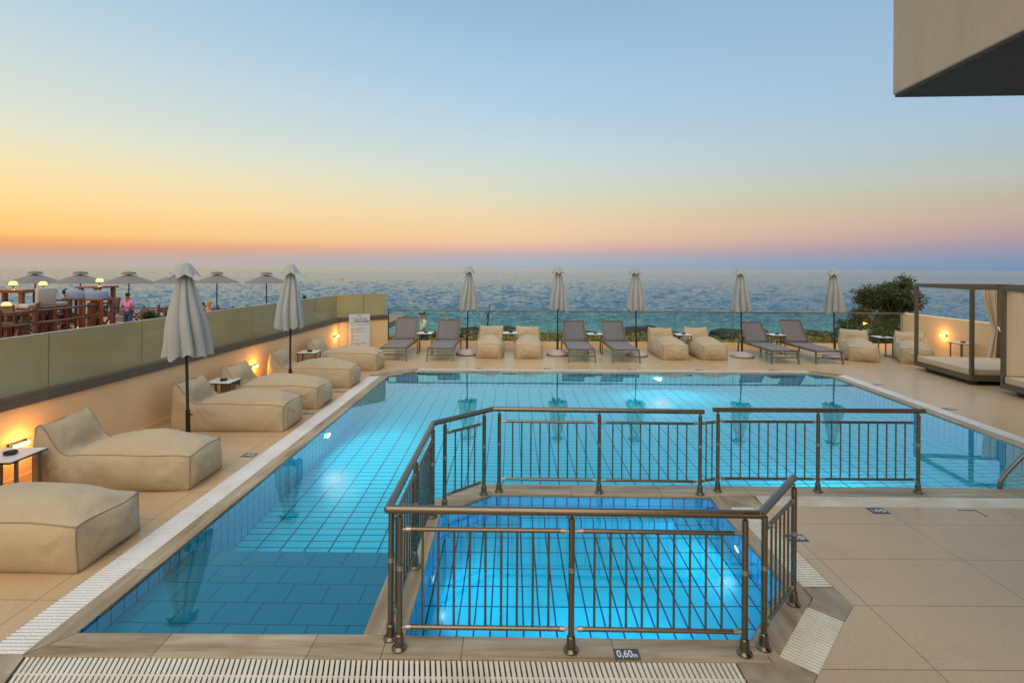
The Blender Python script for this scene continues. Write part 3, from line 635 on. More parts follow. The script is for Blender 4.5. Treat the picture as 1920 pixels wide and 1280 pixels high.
# pool rules sign
def textmesh(txt, size, name, mat, parent, loc, rot, align='LEFT', bold=0, sx=1):
    cu = bpy.data.curves.new(name, 'FONT'); cu.body = txt; cu.size = size; cu.extrude = .0006; cu.align_x = align; cu.offset = bold
    t = bpy.data.objects.new(name, cu); C.objects.link(t)
    dg = bpy.context.evaluated_depsgraph_get(); me = bpy.data.meshes.new_from_object(t.evaluated_get(dg)); C.objects.unlink(t); bpy.data.objects.remove(t)
    me.materials.clear(); me.materials.append(mat)
    o = bpy.data.objects.new(name, me); C.objects.link(o); o.parent = parent; o.location = loc; o.rotation_euler = rot; o.scale = (sx, 1, 1); return o
sg = empty('pool_rules_sign', (-4.34, 14.86, .0), R(24), 'tall pale board with pool rules and pictograms before the angled wall', 'sign')
MB().box(-.29, .29, 0, .012, .02, 1.06, .003).build('board', M['sign_white'], sg)
rt = (R(90), 0, 0); fy = -.0025
textmesh('MILA SIDI BAY', .072, 'lettering', M['ink'], sg, (-.125, fy, .905), rt, sx=.78)
textmesh('POOL RULES', .085, 'lettering', M['ink'], sg, (-.125, fy, .825), rt, bold=.0022, sx=.8)
mb = MB(); mb.box(-.06, .06, -.002, -.0005, 1.0, 1.018); mb.build('logo_strip', M['ink'], sg)
mb = MB(); mb.tube([(-.25, fy, .82), (-.25, fy, .93), (-.23, fy, .965), (-.195, fy, .975), (-.16, fy, .965), (-.145, fy, .93), (-.145, fy, .82)], .005, 6, closed=True); mb.tube([(-.20, fy, .86), (-.185, fy, .89), (-.165, fy, .87)], .004, 6); mb.build('emblem', M['ink_teal'], sg)
lines = [('The pool is open from 10:00 to 19:00', None), ('No food or glass allowed', 'in the pool area'), ('Swim at your own risk', None), ('No diving', None), ('No running', None), ('Children must be supervised', 'by their parents'), ('No animals allowed', None)]
z = .755
for i, (t1, t2) in enumerate(lines):
    textmesh(t1, .036, 'rule_text', M['ink'], sg, (-.125, fy, z), rt, sx=.72)
    if t2: textmesh(t2, .036, 'rule_text', M['ink'], sg, (-.125, fy, z-.042), rt, sx=.72)
    mb = MB(); cz = z+.01-(.02 if t2 else 0); mb.tube([(-.195+.036*math.cos(a_*math.pi/8), fy, cz+.036*math.sin(a_*math.pi/8)) for a_ in range(16)], .0035, 6, closed=True)
    if i in (1, 3, 4, 6): mb.tube([(-.22, fy, cz+.025), (-.17, fy, cz-.025)], .004, 6)
    mb.build('pictogram', M['ink_red'] if i in (1, 3, 4, 6) else M['ink'], sg)
    z -= .105

# depth plates
pl = empty('depth_plate', (.738, 3.268, .0), 0, 'grey plate reading 0,60m on the front coping', 'depth marker')
MB().box(-.078, .078, -.045, .045, .0005, .006, .003).build('plate', M['tag'], pl)
textmesh('0,60', .082, 'digits', M['tag_white'], pl, (-.066, -.028, .0064), (0, 0, 0), bold=.0012, sx=.72)
textmesh('m', .05, 'digits', M['tag_white'], pl, (.036, -.028, .0064), (0, 0, 0), bold=.001, sx=.72)
def tagplate(x, y, rz, label):
    e = empty('depth_plate', (x, y, 0), rz, label, 'depth marker', 'small dark plates set in the deck around the pool')
    MB().box(-.085, .085, -.06, .06, .0005, .004).build('plate', M['tag'], e)
    textmesh('1,40', .075, 'digits', M['tag_white'], e, (-.07, -.025, .0042), (0, 0, 0), bold=.001, sx=.62)
    mb = MB(); mb.tube([(.045+.024*math.cos(k*math.pi/6), .0+.03*math.sin(k*math.pi/6), .0045) for k in range(12)], .003, 5, closed=True); mb.tube([(.028, .02, .0045), (.062, -.02, .0045)], .003, 5); mb.build('pictogram', M['tag_white'], e)
    return e
TG = [(-3.34, 6.66, 0, 'dark deck plate left of the pool beside the second beanbag'), (-3.33, 8.57, 0, 'dark deck plate left of the pool beside the third beanbag'), (-3.32, 10.08, 0, 'dark deck plate left of the pool beside the fourth beanbag'),
      (-.75, 12.5, 0, 'leftmost dark deck plate behind the far pool edge'), (.87, 12.5, 0, 'second dark deck plate from the left behind the far pool edge'), (2.89, 12.5, 0, 'middle dark deck plate behind the far pool edge'),
      (4.51, 12.5, 0, 'fourth dark deck plate from the left behind the far pool edge'), (6.3, 12.5, 0, 'rightmost dark deck plate behind the far pool edge'), (7.74, 11.0, 0, 'farther dark deck plate right of the pool'), (7.66, 9.1, 0, 'nearer dark deck plate right of the pool'),
      (3.70, 5.24, 0, 'dark pictogram plate on the deck below the far right railing'), (2.58, 4.70, 0, 'dark plate beside the right post of the front railing')]
for t in TG: tagplate(*t)
mb = MB(); mb.box(4.52, 4.70, 5.262, 5.270, .0005, .003); mb.box(4.692, 4.70, 5.13, 5.262, .0005, .003)
tag(mb.build('floor_hatch', M['black']), 'thin dark edge of a deck hatch at the right', 'hatch')

# ================================================================== BEANBAG LOUNGERS
def make_beanbag(seed, L_=1.63, W=.66):
    rnd = random.Random(seed); hw = W/2
    key = [(0, .67), (.05, .705), (.11, .64), (.18, .53), (.25, .43), (.33, .375), (.45, .385), (.8, .385), (1.2, .39), (1.5, .378), (L_, .365)]
    def top(x):
        for (x0, z0), (x1, z1) in zip(key, key[1:]):
            if x <= x1: return z0+(z1-z0)*(x-x0)/(x1-x0)
        return key[-1][1]
    xs = [0, .025, .05, .07, .09, .11, .135, .16, .185, .21, .235, .26, .29, .32, .35] + [.35+(L_-.35)*k/34 for k in range(1, 35)]
    sm = lambda x: sum(top(min(max(x+dx_, 0), L_)) for dx_ in (-.02, 0, .02))/3 if .06 < x < L_-.03 else top(x)
    tp = [(x, sm(x)) for x in xs]
    nt_, nv = 20, 12; off = rnd.uniform(0, 50)
    corners = [Vector((L_, hw, .365)), Vector((L_, -hw, .365)), Vector((L_, hw, 0)), Vector((L_, -hw, 0)), Vector((.33, hw, .37)), Vector((.33, -hw, .37)), Vector((0, hw, .7)), Vector((0, -hw, .7))]
    def warp(p):
        v_ = Vector(p); w_ = noise.noise_vector(v_*2.2+Vector((off, 5, 1))); k_ = min(1, v_.z/.12)
        return v_+Vector((w_.x*.03, w_.y*.03, w_.z*.022*k_))
    def wr_(p, nrm, amt=1):
        v_ = Vector(p); d_ = noise.noise(v_*2.6+Vector((off, 0, 0)))*.034 + noise.noise(v_*7+Vector((off, 3, 0)))*.011 - abs(noise.noise(Vector((v_.x*9+v_.y*4, v_.y*3-v_.x*2, v_.z*6+off))))*.012
        for i, c in enumerate(corners):
            r = (v_-c).length
            if .02 < r < .42:
                q = (v_-c).normalized(); a_ = math.atan2(q.y if abs(nrm[1]) < .5 else q.z, q.x if abs(nrm[0]) < .5 else q.z)
                d_ += .024*(1-r/.42)*min(1, r/.06)*math.sin(a_*12+off+i*2+noise.noise(q*3+Vector((off,)*3))*3)
        return warp(v_+Vector(nrm)*d_*amt)
    body = MB()
    def grid(fn, nu, nw):
        o_ = len(body.v); body.v += [tuple(fn(i, j)) for i in range(nu) for j in range(nw)]
        body.f += [(o_+i*nw+j, o_+(i+1)*nw+j, o_+(i+1)*nw+j+1, o_+i*nw+j+1) for i in range(nu-1) for j in range(nw-1)]
    def g_top(i, j):
        x, z = tp[i]; t = j/(nt_-1); y = -hw+W*t
        a = tp[max(i-1, 0)]; b = tp[min(i+1, len(tp)-1)]; tx, tz = b[0]-a[0], b[1]-a[1]; l_ = math.hypot(tx, tz); nx, nz = -tz/l_, tx/l_
        ed = (4*t*(1-t))**.75
        if x < .05: am = .02
        elif x < .35: am = .06*math.sin(math.pi*min(1, (x-.05)/.22))-.028*max(0, 1-abs(x-.30)/.06)
        else: am = .155*max(0, math.sin(math.pi*(x-.35)/(L_-.35)))**.62
        if i == len(tp)-1: nx, nz = .5, .8; am = .012
        sq = ed if 0 < j < nt_-1 else 0
        sg_ = .045*ed*max(0, 1-x/.14); p = (x+nx*am*ed, y, z+nz*am*ed-sg_); return wr_(p, (nx, 0, nz), sq)
    grid(g_top, len(tp), nt_)
    def g_front(i, j):
        v_ = i/(nv-1); t = j/(nt_-1); ed = (4*t*(1-t))**.6*(max(0, math.sin(math.pi*v_)))**.6
        z = .365*(1-v_); e0 = (4*t*(1-t))**.6
        return wr_((L_+.075*ed + .006*e0*(1-v_), -hw+W*t, z+.012*e0*(1-v_)*.8), (1, 0, 0), ed if 0 < i < nv-1 else 0) if i else g_top(len(tp)-1, j)
    grid(g_front, nv, nt_)
    def g_rear(i, j):
        v_ = i/(nv-1); t = j/(nt_-1); ed = (4*t*(1-t))**.6*(max(0, math.sin(math.pi*v_)))**.6
        return warp((-.03*ed, -hw+W*t, key[0][1]*v_)) if i < nv-1 else g_top(0, j)
    grid(g_rear, nv, nt_)
    for sgn in (-1, 1):
        def g_side(i, j):
            x, z = tp[i]; v_ = j/(nv-1)
            ed = (max(0, math.sin(math.pi*v_)))**.6*(max(0, math.sin(math.pi*min(1, max(0, x/L_)))))**.4
            y = sgn*(hw+.072*ed); p = (x, y, z*v_)
            return wr_(p, (0, sgn, 0), ed if 0 < j < nv-1 and 0 < i < len(tp)-1 else 0)
        o_ = len(body.v); nu = len(tp); body.v += [tuple(g_side(i, j)) for i in range(nu) for j in range(nv)]
        body.f += [((o_+i*nv+j, o_+(i+1)*nv+j, o_+(i+1)*nv+j+1, o_+i*nv+j+1) if sgn < 0 else (o_+i*nv+j+1, o_+(i+1)*nv+j+1, o_+(i+1)*nv+j, o_+i*nv+j)) for i in range(nu-1) for j in range(nv-1)]
    # bottom
    body.add([(0, -hw, .002), (L_, -hw, .002), (L_, hw, .002), (0, hw, .002)], [(3, 2, 1, 0)])
    body.v = [(x, y, max(z, .002)) for x, y, z in body.v]
    e = empty('beanbag_lounger')
    body.build('cover', M['beanbag'], e, True)
    pp = MB()
    for j, sgn in ((0, -1), (nt_-1, 1)):
        pp.tube([Vector(g_top(i, j)) for i in range(len(tp))], .006, 6)
        pp.tube([warp((L_, sgn*hw, .365*(1-k/8))) for k in range(9)], .006, 6)
        pp.tube([warp((0, sgn*hw, key[0][1]*(1-k/8))) for k in range(9)], .006, 6)
        pp.tube([warp((L_*k/16, sgn*hw, .007)) for k in range(17)], .006, 6)
    for xx, zz in ((L_, .007), (0, key[0][1])): pp.tube([warp((xx, -hw+W*k/12, zz)) for k in range(13)], .006, 6)
    pp.tube([Vector(g_top(len(tp)-1, j)) for j in range(nt_)], .006, 6)
    pp.build('piping', M['piping'], e, True)
    return e
bb = [make_beanbag(s_) for s_ in (1, 7, 13)]
BG = [(-5.02, 4.42, 0, 0, 'beanbag lounger nearest the camera, cut off by the left edge of the photo', 1.63),
      (-5.10, 5.89, .02, 1, 'second beanbag lounger from the camera, between nearest lamp and nearest side table'),
      (-4.96, 7.93, .01, 2, 'third beanbag lounger from the camera, behind the large closed parasol'),
      (-4.90, 9.15, .0, 0, 'fourth beanbag lounger from the camera along the left wall'),
      (-4.85, 10.70, .0, 1, 'fifth beanbag lounger from the camera, its pillow lit orange by a lamp'),
      (-4.76, 12.45, .0, 2, 'farthest beanbag lounger of the left row, in front of the rules sign'),
      (-.60, 15.50, -math.pi/2, 1, 'left one of the two beanbags seen end on in the far row'),
      (.47, 15.48, -math.pi/2+.0, 0, 'right one of the two beanbags seen end on in the far row'),
      (4.36, 15.42, -math.pi/2, 2, 'far row beanbag just right of the third parasol, its left side showing'),
      (5.40, 15.42, -math.pi/2, 1, 'far row beanbag just left of the fourth parasol'),
      (9.95, 15.20, -math.pi/2-.42, 0, 'far row beanbag turned towards the pool under the bush'),
      (11.25, 14.75, -math.pi/2-.55, 2, 'beanbag in the right corner, half hidden behind the daybed frame')]
used = set()
for t in BG:
    x, y, rz, k, lab = t[:5]
    o = bb[k] if k not in used else dup(bb[k]); used.add(k)
    o.location = (x, y, 0); o.rotation_euler = (0, 0, rz)
    tag(o, lab, 'beanbag', 'beige beanbag loungers around the pool')

# ================================================================== SLING LOUNGERS
def make_lounger(back_z):
    e = empty('sun_lounger'); hw = .325; bx_, by_ = 1.46, .335
    mb = MB()
    for sx in (-1, 1):
        mb.bar((sx*hw, 0, .315), (sx*hw, 2.02, .30), .03, .05)
    mb.bar((-hw, .015, .315), (hw, .015, .315), .03, .03); mb.bar((-hw, 2.0, .30), (hw, 2.0, .30), .03, .03); mb.bar((-hw, 1.46, .31), (hw, 1.46, .31), .025, .025)
    mb.build('frame', M['taupe'], e)
    for sx in (-1, 1):
        MB().bar((sx*(hw+.002), .03, .29), (sx*(hw+.02), -.02, 0), .035, .035).build('leg', M['taupe'], e)
        MB().bar((sx*(hw+.002), 1.98, .28), (sx*(hw+.01), 2.02, 0), .035, .035).build('leg', M['taupe'], e)
    MB().bar((-hw-.01, .0, .16), (hw+.01, .0, .16), .02, .035).bar((-hw, .01, .245), (hw, .01, .245), .015, .02).build('crossbar', M['taupe'], e)
    # seat sling: slight sag
    def sling(p0, p1, name, nlen=8):
        g = MB(); n = 9; p0 = Vector(p0); p1 = Vector(p1); vs = []
        for i in range(nlen+1):
            t = i/nlen; p = p0.lerp(p1, t)
            for j in range(n):
                u = j/(n-1); sag = -.012*math.sin(math.pi*u)*math.sin(math.pi*t)
                vs.append((-hw+.018+(2*hw-.036)*u, p.y, p.z+sag))
        o1 = [(i*n+j, (i*n+j+1), (i+1)*n+j+1, (i+1)*n+j) for i in range(nlen) for j in range(n-1)]
        g.add(vs, o1); o = g.build(name, M['sling'], e, True); so = o.modifiers.new('solid', 'SOLIDIFY'); so.thickness = .006; return o
    sling((0, .02, .342), (0, bx_, .342), 'seat'); top = (0, 1.98 if back_z < .9 else 1.93, back_z)
    sling((0, bx_+.03, .36), top, 'backrest')
    f2 = MB()
    for sx in (-1, 1): f2.bar((sx*(hw-.012), bx_, .335), (sx*(hw-.012), top[1], top[2]+.01), .024, .03)
    f2.bar((-hw+.01, top[1], top[2]+.01), (hw-.01, top[1], top[2]+.01), .024, .024); f2.bar((-hw+.1, bx_+.28, .5), (-hw+.1, 1.95, .31), .018); f2.bar((hw-.1, bx_+.28, .5), (hw-.1, 1.95, .31), .018)
    f2.build('back_frame', M['taupe'], e)
    return e
l_lo = make_lounger(.85); l_hi = make_lounger(.92)
LG = [(-3.05, 13.42, l_hi, 'leftmost sun lounger of the far row, beside the glass wall end'), (-1.83, 13.40, l_lo, 'second sun lounger from the left in the far row, left of the first parasol'),
      (1.81, 13.36, l_lo, 'third sun lounger from the left in the far row, right of the second parasol'), (2.95, 13.36, l_lo, 'fourth sun lounger from the left in the far row, beside the third parasol'),
      (7.02, 13.36, l_lo, 'fifth sun lounger from the left in the far row, between the last two parasols'), (8.15, 13.36, l_hi, 'rightmost sun lounger of the far row, before the last parasol')]
used = set()
for x, y, pr, lab in LG:
    o = pr if pr.name not in used else dup(pr); used.add(pr.name)
    o.location = (x, y, 0); tag(o, lab, 'sun lounger', 'grey sling sun loungers in the far row')

# ================================================================== SIDE TABLES + ASHTRAYS
def make_table(h=.5, s_=.42):
    e = empty('side_table'); q = s_/2
    MB().box(-q, q, -q, q, h-.008, h, .002).build('table_top', M['white_top'], e)
    MB().box(-q-.004, q+.004, -q-.004, q+.004, h-.022, h-.009).build('top_frame', M['dark_metal'], e)
    for sx in (-1, 1):
        for sy in (-1, 1): MB().box(sx*(q-.012)-.012, sx*(q-.012)+.012, sy*(q-.075)-.012, sy*(q-.075)+.012, .02, h-.022).build('leg', M['taupe'], e)
        MB().box(sx*(q-.012)-.012, sx*(q-.012)+.012, -q, q, .0, .02).build('runner', M['taupe'], e)
    return e
tb = make_table(); tf = make_table(.56)
ash = empty('ashtray'); MB().lathe([(.04, 0), (.055, .008), (.058, .03), (.05, .034), (.042, .02)], 24).build('bowl', M['black'], ash, True, angle=40); MB().lathe([(.02, .004), (.018, .026)], 12).build('wick_cup', M['dark_metal'], ash)
TBL = [(-5.07, 5.26, .03, tb, 'by the nearest wall lamp at the left edge'), (-4.82, 8.72, 0, tb, 'between the third and fourth beanbags'), (-4.55, 11.72, 0, tb, 'between the fifth and sixth beanbags'),
       (-2.44, 14.75, 0, tf, 'between the two leftmost sun loungers'), (-.04, 14.9, 0, tf, 'between the two end on beanbags'), (2.36, 14.8, 0, tf, 'between the third and fourth sun loungers'),
       (4.86, 14.8, 0, tf, 'between the two middle right beanbags'), (7.56, 14.9, 0, tf, 'between the two rightmost sun loungers'), (10.35, 14.55, 0, tf, 'between the two beanbags in the right corner'), (11.62, 13.45, .3, tf, 'against the right wall behind the daybed')]
u1 = set(); first = True
for x, y, rz, pr, lab in TBL:
    o = pr if pr.name not in u1 else dup(pr); u1.add(pr.name)
    o.location = (x, y, 0); o.rotation_euler = (0, 0, rz); tag(o, 'small white topped side table '+lab, 'side table', 'white topped side tables beside the loungers')
    a_ = ash if first else dup(ash); 
    a_.location = (x+.02, y-.02 if not first else y+.0, (.501 if pr is tb else .561)); tag(a_, 'round ashtray on the table '+lab, 'ashtray', 'round ashtrays on the side tables')
    first = False

# ================================================================== CLOSED PARASOLS
def make_parasol(seed, cs=1.0, top=2.42, bot=1.26):
    rnd = random.Random(seed); e = empty('closed_parasol'); nA, nH = 128, 36; ph = [rnd.uniform(-.25, .25) for _ in range(8)]; dp = [rnd.uniform(.75, 1.12) for _ in range(8)]; hem = [rnd.uniform(-.05, .03) for _ in range(8)]
    def fold(a, k):                                      # eight pleats: rounded lobes with deep creases
        s_ = (a/(2*math.pi)*8) % 8; i = int(s_); f_ = s_-i
        f_ = min(1, max(0, f_+ph[i]*math.sin(math.pi*f_)*.8))
        return (abs(math.sin(math.pi*f_)))**.55*dp[i], i, f_
    can = MB(); vs = []
    for h in range(nH):
        t = h/(nH-1)
        for k in range(nA):
            a = 2*math.pi*k/nA; g, i, f_ = fold(a, t)
            Rr = (.05+.235*(t**.75))*cs*(1+.10*math.sin(t*math.pi)); dep = (.30+.22*t)
            r = Rr*((1-dep)+dep*g) + noise.noise(Vector((a*2, t*3, seed)))*.02*t
            sw = .22*math.sin(t*3+seed)*t
            z = top-.10-t*(top-.10-bot) + (hem[i]*math.sin(math.pi*f_)+.02*math.sin(f_*9+seed))*max(0, t-.75)*4
            vs.append((r*math.cos(a+sw), r*math.sin(a+sw), z))
    fs = [(h*nA+k, (h+1)*nA+k, (h+1)*nA+(k+1) % nA, h*nA+(k+1) % nA) for h in range(nH-1) for k in range(nA)]
    can.add(vs, fs); can.build('canopy', M['canopy'], e, True)
    cap = MB(); vs = []; nH2 = 12
    for h in range(nH2):
        t = h/(nH2-1)
        for k in range(nA):
            a = 2*math.pi*k/nA; w_ = math.cos(8*a+seed)
            r = (.055+.12*t**.85)*(1+.13*w_*t)*cs; z = top+.03-.175*t - .02*w_*t*t
            vs.append((r*math.cos(a), r*math.sin(a), z))
    cap.add(vs, [(h*nA+k, (h+1)*nA+k, (h+1)*nA+(k+1) % nA, h*nA+(k+1) % nA) for h in range(nH2-1) for k in range(nA)]); cap.v.append((0, 0, top+.04)); ci_ = len(cap.v)-1; cap.f += [(ci_, k, (k+1) % nA) for k in range(nA)]
    cap.build('vent_cap', M['canopy'], e, True)
    st = MB(); zz = bot+.62; 
    st.tube([(0, 0, .42), (0, 0, top-.05)], .019, 16).build('pole', M['dark_metal'], e, True, angle=40)
    st = MB().tube([(0, 0, .07), (0, 0, .48)], .029, 16).build('pole_sleeve', M['black'], e, True, angle=40)
    MB().tube([(.02, 0, .42), (.06, 0, .42)], .012, 10).build('knob', M['black'], st)
    MB().lathe([(.30, .022), (.295, .05), (.25, .085), (.14, .125), (.06, .15), (.035, .15)], 40).build('base', M['parasol_base'], e, True, angle=50)
    MB().lathe([(.30, 0.001), (.312, .006), (.312, .018), (.30, .022)], 40).build('base_rim', M['black'], e, True, angle=50)
    return e
ps = [make_parasol(s_) for s_ in (3, 8, 21, 34)]
big = make_parasol(5, 1.05, 2.42, 1.22)
PR = [(-4.33, 7.0, big, 0, 'largest looking closed parasol, nearest, beside the third beanbag'), (-4.19, 9.87, ps[0], .4, 'closed parasol on the left row between fourth and fifth beanbags'),
      (-1.24, 14.5, ps[1], 0, 'closed parasol right of the two leftmost sun loungers'), (1.28, 14.5, ps[2], 1.1, 'closed parasol between the end on beanbags and the third lounger'),
      (3.47, 14.45, ps[3], .3, 'closed parasol right of the fourth sun lounger, middle of the far row'), (6.38, 14.4, ps[0], 2.0, 'closed parasol between the right beanbags and fifth lounger'), (8.88, 14.3, ps[2], 2.6, 'rightmost closed parasol, before the dark bush')]
used = set()
for x, y, pr, rz, lab in PR:
    o = pr if pr.name not in used else dup(pr); used.add(pr.name)
    o.location = (x, y, 0); o.rotation_euler = Matrix.Rotation(R({-4.33: -1.6, 1.28: .1, 3.47: -1.3, 6.38: -2.0, 8.88: -1.7, -1.24: 1.0}.get(x, 0)), 3, 'Y').to_euler().to_matrix().__matmul__(Matrix.Rotation(rz, 3, 'Z')).to_euler(); tag(o, lab, 'parasol', 'closed beige parasols around the pool')

# ================================================================== DAYBEDS
def make_daybed(curtain, panel):
    e = empty('daybed'); w, dpt, h = 1.9, 1.82, 2.1; p_ = .066      # origin = far left corner, +x right, -y towards camera
    for x, y in ((0, 0), (w-p_, 0), (0, -dpt+p_), (w-p_, -dpt+p_)):
        MB().box(x, x+p_, y-p_, y, .095, h, .004).build('post', M['cabana_metal'], e)
    mb = MB()
    mb.box(p_+.002, w-p_-.002, -p_, 0, h-.085, h-.002); mb.box(p_+.002, w-p_-.002, -dpt, -dpt+p_, h-.085, h-.002)
    mb.box(0, p_, -dpt+p_+.002, -p_-.002, h-.085, h-.002); mb.box(w-p_, w, -dpt+p_+.002, -p_-.002, h-.085, h-.002)
    mb.build('roof_frame', M['cabana_metal'], e)
    mb = MB()
    mb.box(p_+.002, w-p_-.002, -p_, 0, .097, .20); mb.box(p_+.002, w-p_-.002, -dpt, -dpt+p_, .097, .20)
    mb.box(0, p_, -dpt+p_+.002, -p_-.002, .097, .20); mb.box(w-p_, w, -dpt+p_+.002, -p_-.002, .097, .20); mb.box(p_, w-p_, -dpt+p_, -p_, .13, .185)
    mb.build('bed_frame', M['cabana_metal'], e)
    MB().box(.18, w-.1, -dpt+.12, -.18, .0, .03).box(.16, .21, -dpt+.10, -.16, .03, .096).box(w-.2, w-.15, -dpt+.10, -.16, .03, .096).build('plinth', M['dark_metal'], e)
    m1 = MB().box(p_*.3, w/2-.004, -dpt+p_+.01, -p_-.01, .201, .335, .018).build('mattress', M['mattress'], e)
    MB().box(w/2+.004, w-p_-.01, -dpt+p_+.01, -p_-.01, .201, .335, .018).build('mattress', M['mattress'], e)
    if curtain:
        n, m_ = 46, 30; vs = []
        for i in range(m_):
            t = i/(m_-1); z = 2.0-1.8*t
            cx_ = w-p_-.02; tie = 1.05
            if z > tie: q = (z-tie)/(2.0-tie); wd = .07+.30*min(1, q*1.25)**.8*(1-.12*q); cen = cx_-.02-wd*.5
            else: q = (tie-z)/(tie-.2); wd = .07+.15*q; cen = cx_-.05-.10*q
            for j in range(n):
                u = j/(n-1); vs.append((cen-wd/2+wd*u, -.09-.05*math.sin(u*22+t*1.2)*(.5+.5*min(1, wd/.25))-.03*math.sin(u*9+2), z))
        MB().add(vs, [(i*n+j, (i+1)*n+j, (i+1)*n+j+1, i*n+j+1) for i in range(m_-1) for j in range(n-1)]).build('curtain', M['curtain'], e, True)
        MB().ball((w-p_-.03, -.10, 1.05), .035, 12, (1.2, 1, .8)).tube([(w-p_-.03, -.12, 1.04), (w-p_+.0, -.14, .97)], .014, 8).build('tie_back', M['tag_white'], e, True)
    if panel:
        n, m_ = 90, 6; vs = [(p_+.01+(w-2*p_-.02)*j/(n-1), -.04+.006*math.sin(j*.9)+.004*math.sin(j*.37+2), .34+(1.66)*i/(m_-1)) for i in range(m_) for j in range(n)]
        MB().add(vs, [(i*n+j, i*n+j+1, (i+1)*n+j+1, (i+1)*n+j) for i in range(m_-1) for j in range(n-1)]).build('side_panel', M['curtain'], e, True)
    return e
d1 = make_daybed(True, False); d1.location = (9.88, 12.79, 0); d1.rotation_euler = (0, 0, R(-6)); tag(d1, 'farther daybed with taupe frame, beige mattress and tied curtain', 'daybed', 'square framed daybeds at the right of the deck')
d2 = make_daybed(False, True); d2.location = (9.72, 10.36, 0); d2.rotation_euler = (0, 0, R(-6)); tag(d2, 'nearer daybed with beige cloth panel, cut off by the right edge of the photo', 'daybed', 'square framed daybeds at the right of the deck')

# ================================================================== SEA, COAST
import numpy as np
def sea_mesh():
    ds = [23.0]
    while ds[-1] < 900: ds.append(ds[-1]+max(.08, .00065*ds[-1]**1.5))
    ds += [1200, 1700, 2600, 5000, 12000, 40000]
    ds = np.array(ds); tt = np.concatenate([-np.geomspace(8, 1.09, 90), np.linspace(-1.08, 1.08, 1750), np.geomspace(1.09, 8, 90)])
    Y, T = np.meshgrid(ds, tt, indexing='ij'); X = T*Y
    rs = np.random.RandomState(5); Z = np.zeros_like(X)
    jx = X+rs.uniform(-.5, .5, X.shape)*np.minimum(.25, Y*.001)
    for lam in np.geomspace(.35, 4.2, 90):
        a_ = math.pi/2+rs.normal(0, .42); k_ = 2*math.pi/lam; amp = .0115*lam**.9
        ph_ = k_*(jx*math.cos(a_)+Y*math.sin(a_))+rs.uniform(0, 6.3)
        Z += amp*(1.25*(1-np.abs(np.sin(ph_/2)))**1.0*2-1.25+.0*ph_) if lam < 5 else amp*np.sin(ph_)
    for lam in np.geomspace(7, 26, 22):
        a_ = math.pi/2+rs.normal(0, .5); k_ = 2*math.pi/lam
        Z += .002*lam**.8*np.clip((500-Y)/250, 0, 1)*np.sin(k_*(X*math.cos(a_)+Y*math.sin(a_))+rs.uniform(0, 6.3))*np.clip((Y-60)/150, .2, 1)
    Z *= np.clip((1100-Y)/500, 0, 1); Z = Z-4.6
    n, m = X.shape; co = np.stack([X, Y, Z], -1).astype(np.float32).reshape(-1)
    I = np.arange(n*m).reshape(n, m); q = np.stack([I[:-1, :-1], I[:-1, 1:], I[1:, 1:], I[1:, :-1]], -1).reshape(-1, 4)
    me = bpy.data.meshes.new('sea'); me.vertices.add(n*m); me.vertices.foreach_set('co', co)
    me.loops.add(q.size); me.loops.foreach_set('vertex_index', q.reshape(-1).astype(np.int32)); me.polygons.add(len(q))
    me.polygons.foreach_set('loop_start', np.arange(0, q.size, 4, dtype=np.int32)); me.polygons.foreach_set('loop_total', np.full(len(q), 4, dtype=np.int32))
    me.update(calc_edges=True); me.polygons.foreach_set('use_smooth', np.ones(len(q), dtype=bool)); me.materials.append(M['sea'])
    o = bpy.data.objects.new('sea', me); C.objects.link(o); print('sea', n, m); return o
tag(sea_mesh(), 'rippled blue sea reaching the horizon', kind='structure')
tag(MB().add([(-60, -30, -1.6), (60, -30, -1.6), (60, 20, -1.6), (-60, 20, -1.6)], [(0, 1, 2, 3)]).build('ground', M['coast']), 'bare ground around the terraces', kind='structure')
def coast_z(x, y):
    edge = 24.0+1.6*noise.noise(Vector((x*.12, 0, 3)))+.8*noise.noise(Vector((x*.5, 1, 0)))
    b = -.78+.2*noise.noise(Vector((x*.35, y*.35, 0)))
    t = max(0, min(1, (y-edge)/1.8)); return b*(1-t)+(-5.4)*t+.4*noise.noise(Vector((x*.8, y*.8, 5)))*t*(1-t)*4
mb = MB(); nx_, ny_ = 200, 44; vs = []
for i in range(ny_):
    for j in range(nx_):
        x = -22+60*j/(nx_-1); y = 16.2+11*i/(ny_-1); vs.append((x, y, coast_z(x, y)))
mb.add(vs, [(i*nx_+j, i*nx_+j+1, (i+1)*nx_+j+1, (i+1)*nx_+j) for i in range(ny_-1) for j in range(nx_-1)])
tag(mb.build('coast_ground', M['coast'], smooth=True), 'rough coastal ground beyond the glass balustrade', kind='structure')
def leaves(mb, c, r, n, rnd, size, sq=(1, 1, 1), shell=.5):
    for _ in range(n):
        d = Vector((rnd.gauss(0, 1), rnd.gauss(0, 1), rnd.gauss(0, 1))).normalized(); q = shell+(1-shell)*rnd.random()**.5
        p = Vector(c)+Vector((d.x*r*sq[0], d.y*r*sq[1], d.z*r*sq[2]))*q
        u = Vector((rnd.gauss(0, 1), rnd.gauss(0, 1), rnd.gauss(0, .6))).normalized(); v_ = u.orthogonal().normalized(); v_.rotate(Matrix.Rotation(rnd.uniform(0, 6.28), 3, u)); l_ = size*rnd.uniform(.6, 1.4)
        mb.add([p-v_*l_*.22, p+u*l_*.5, p+v_*l_*.22, p+u*l_+d*l_*.3], [(0, 1, 3, 2)])
rnd = random.Random(4); mb = MB()
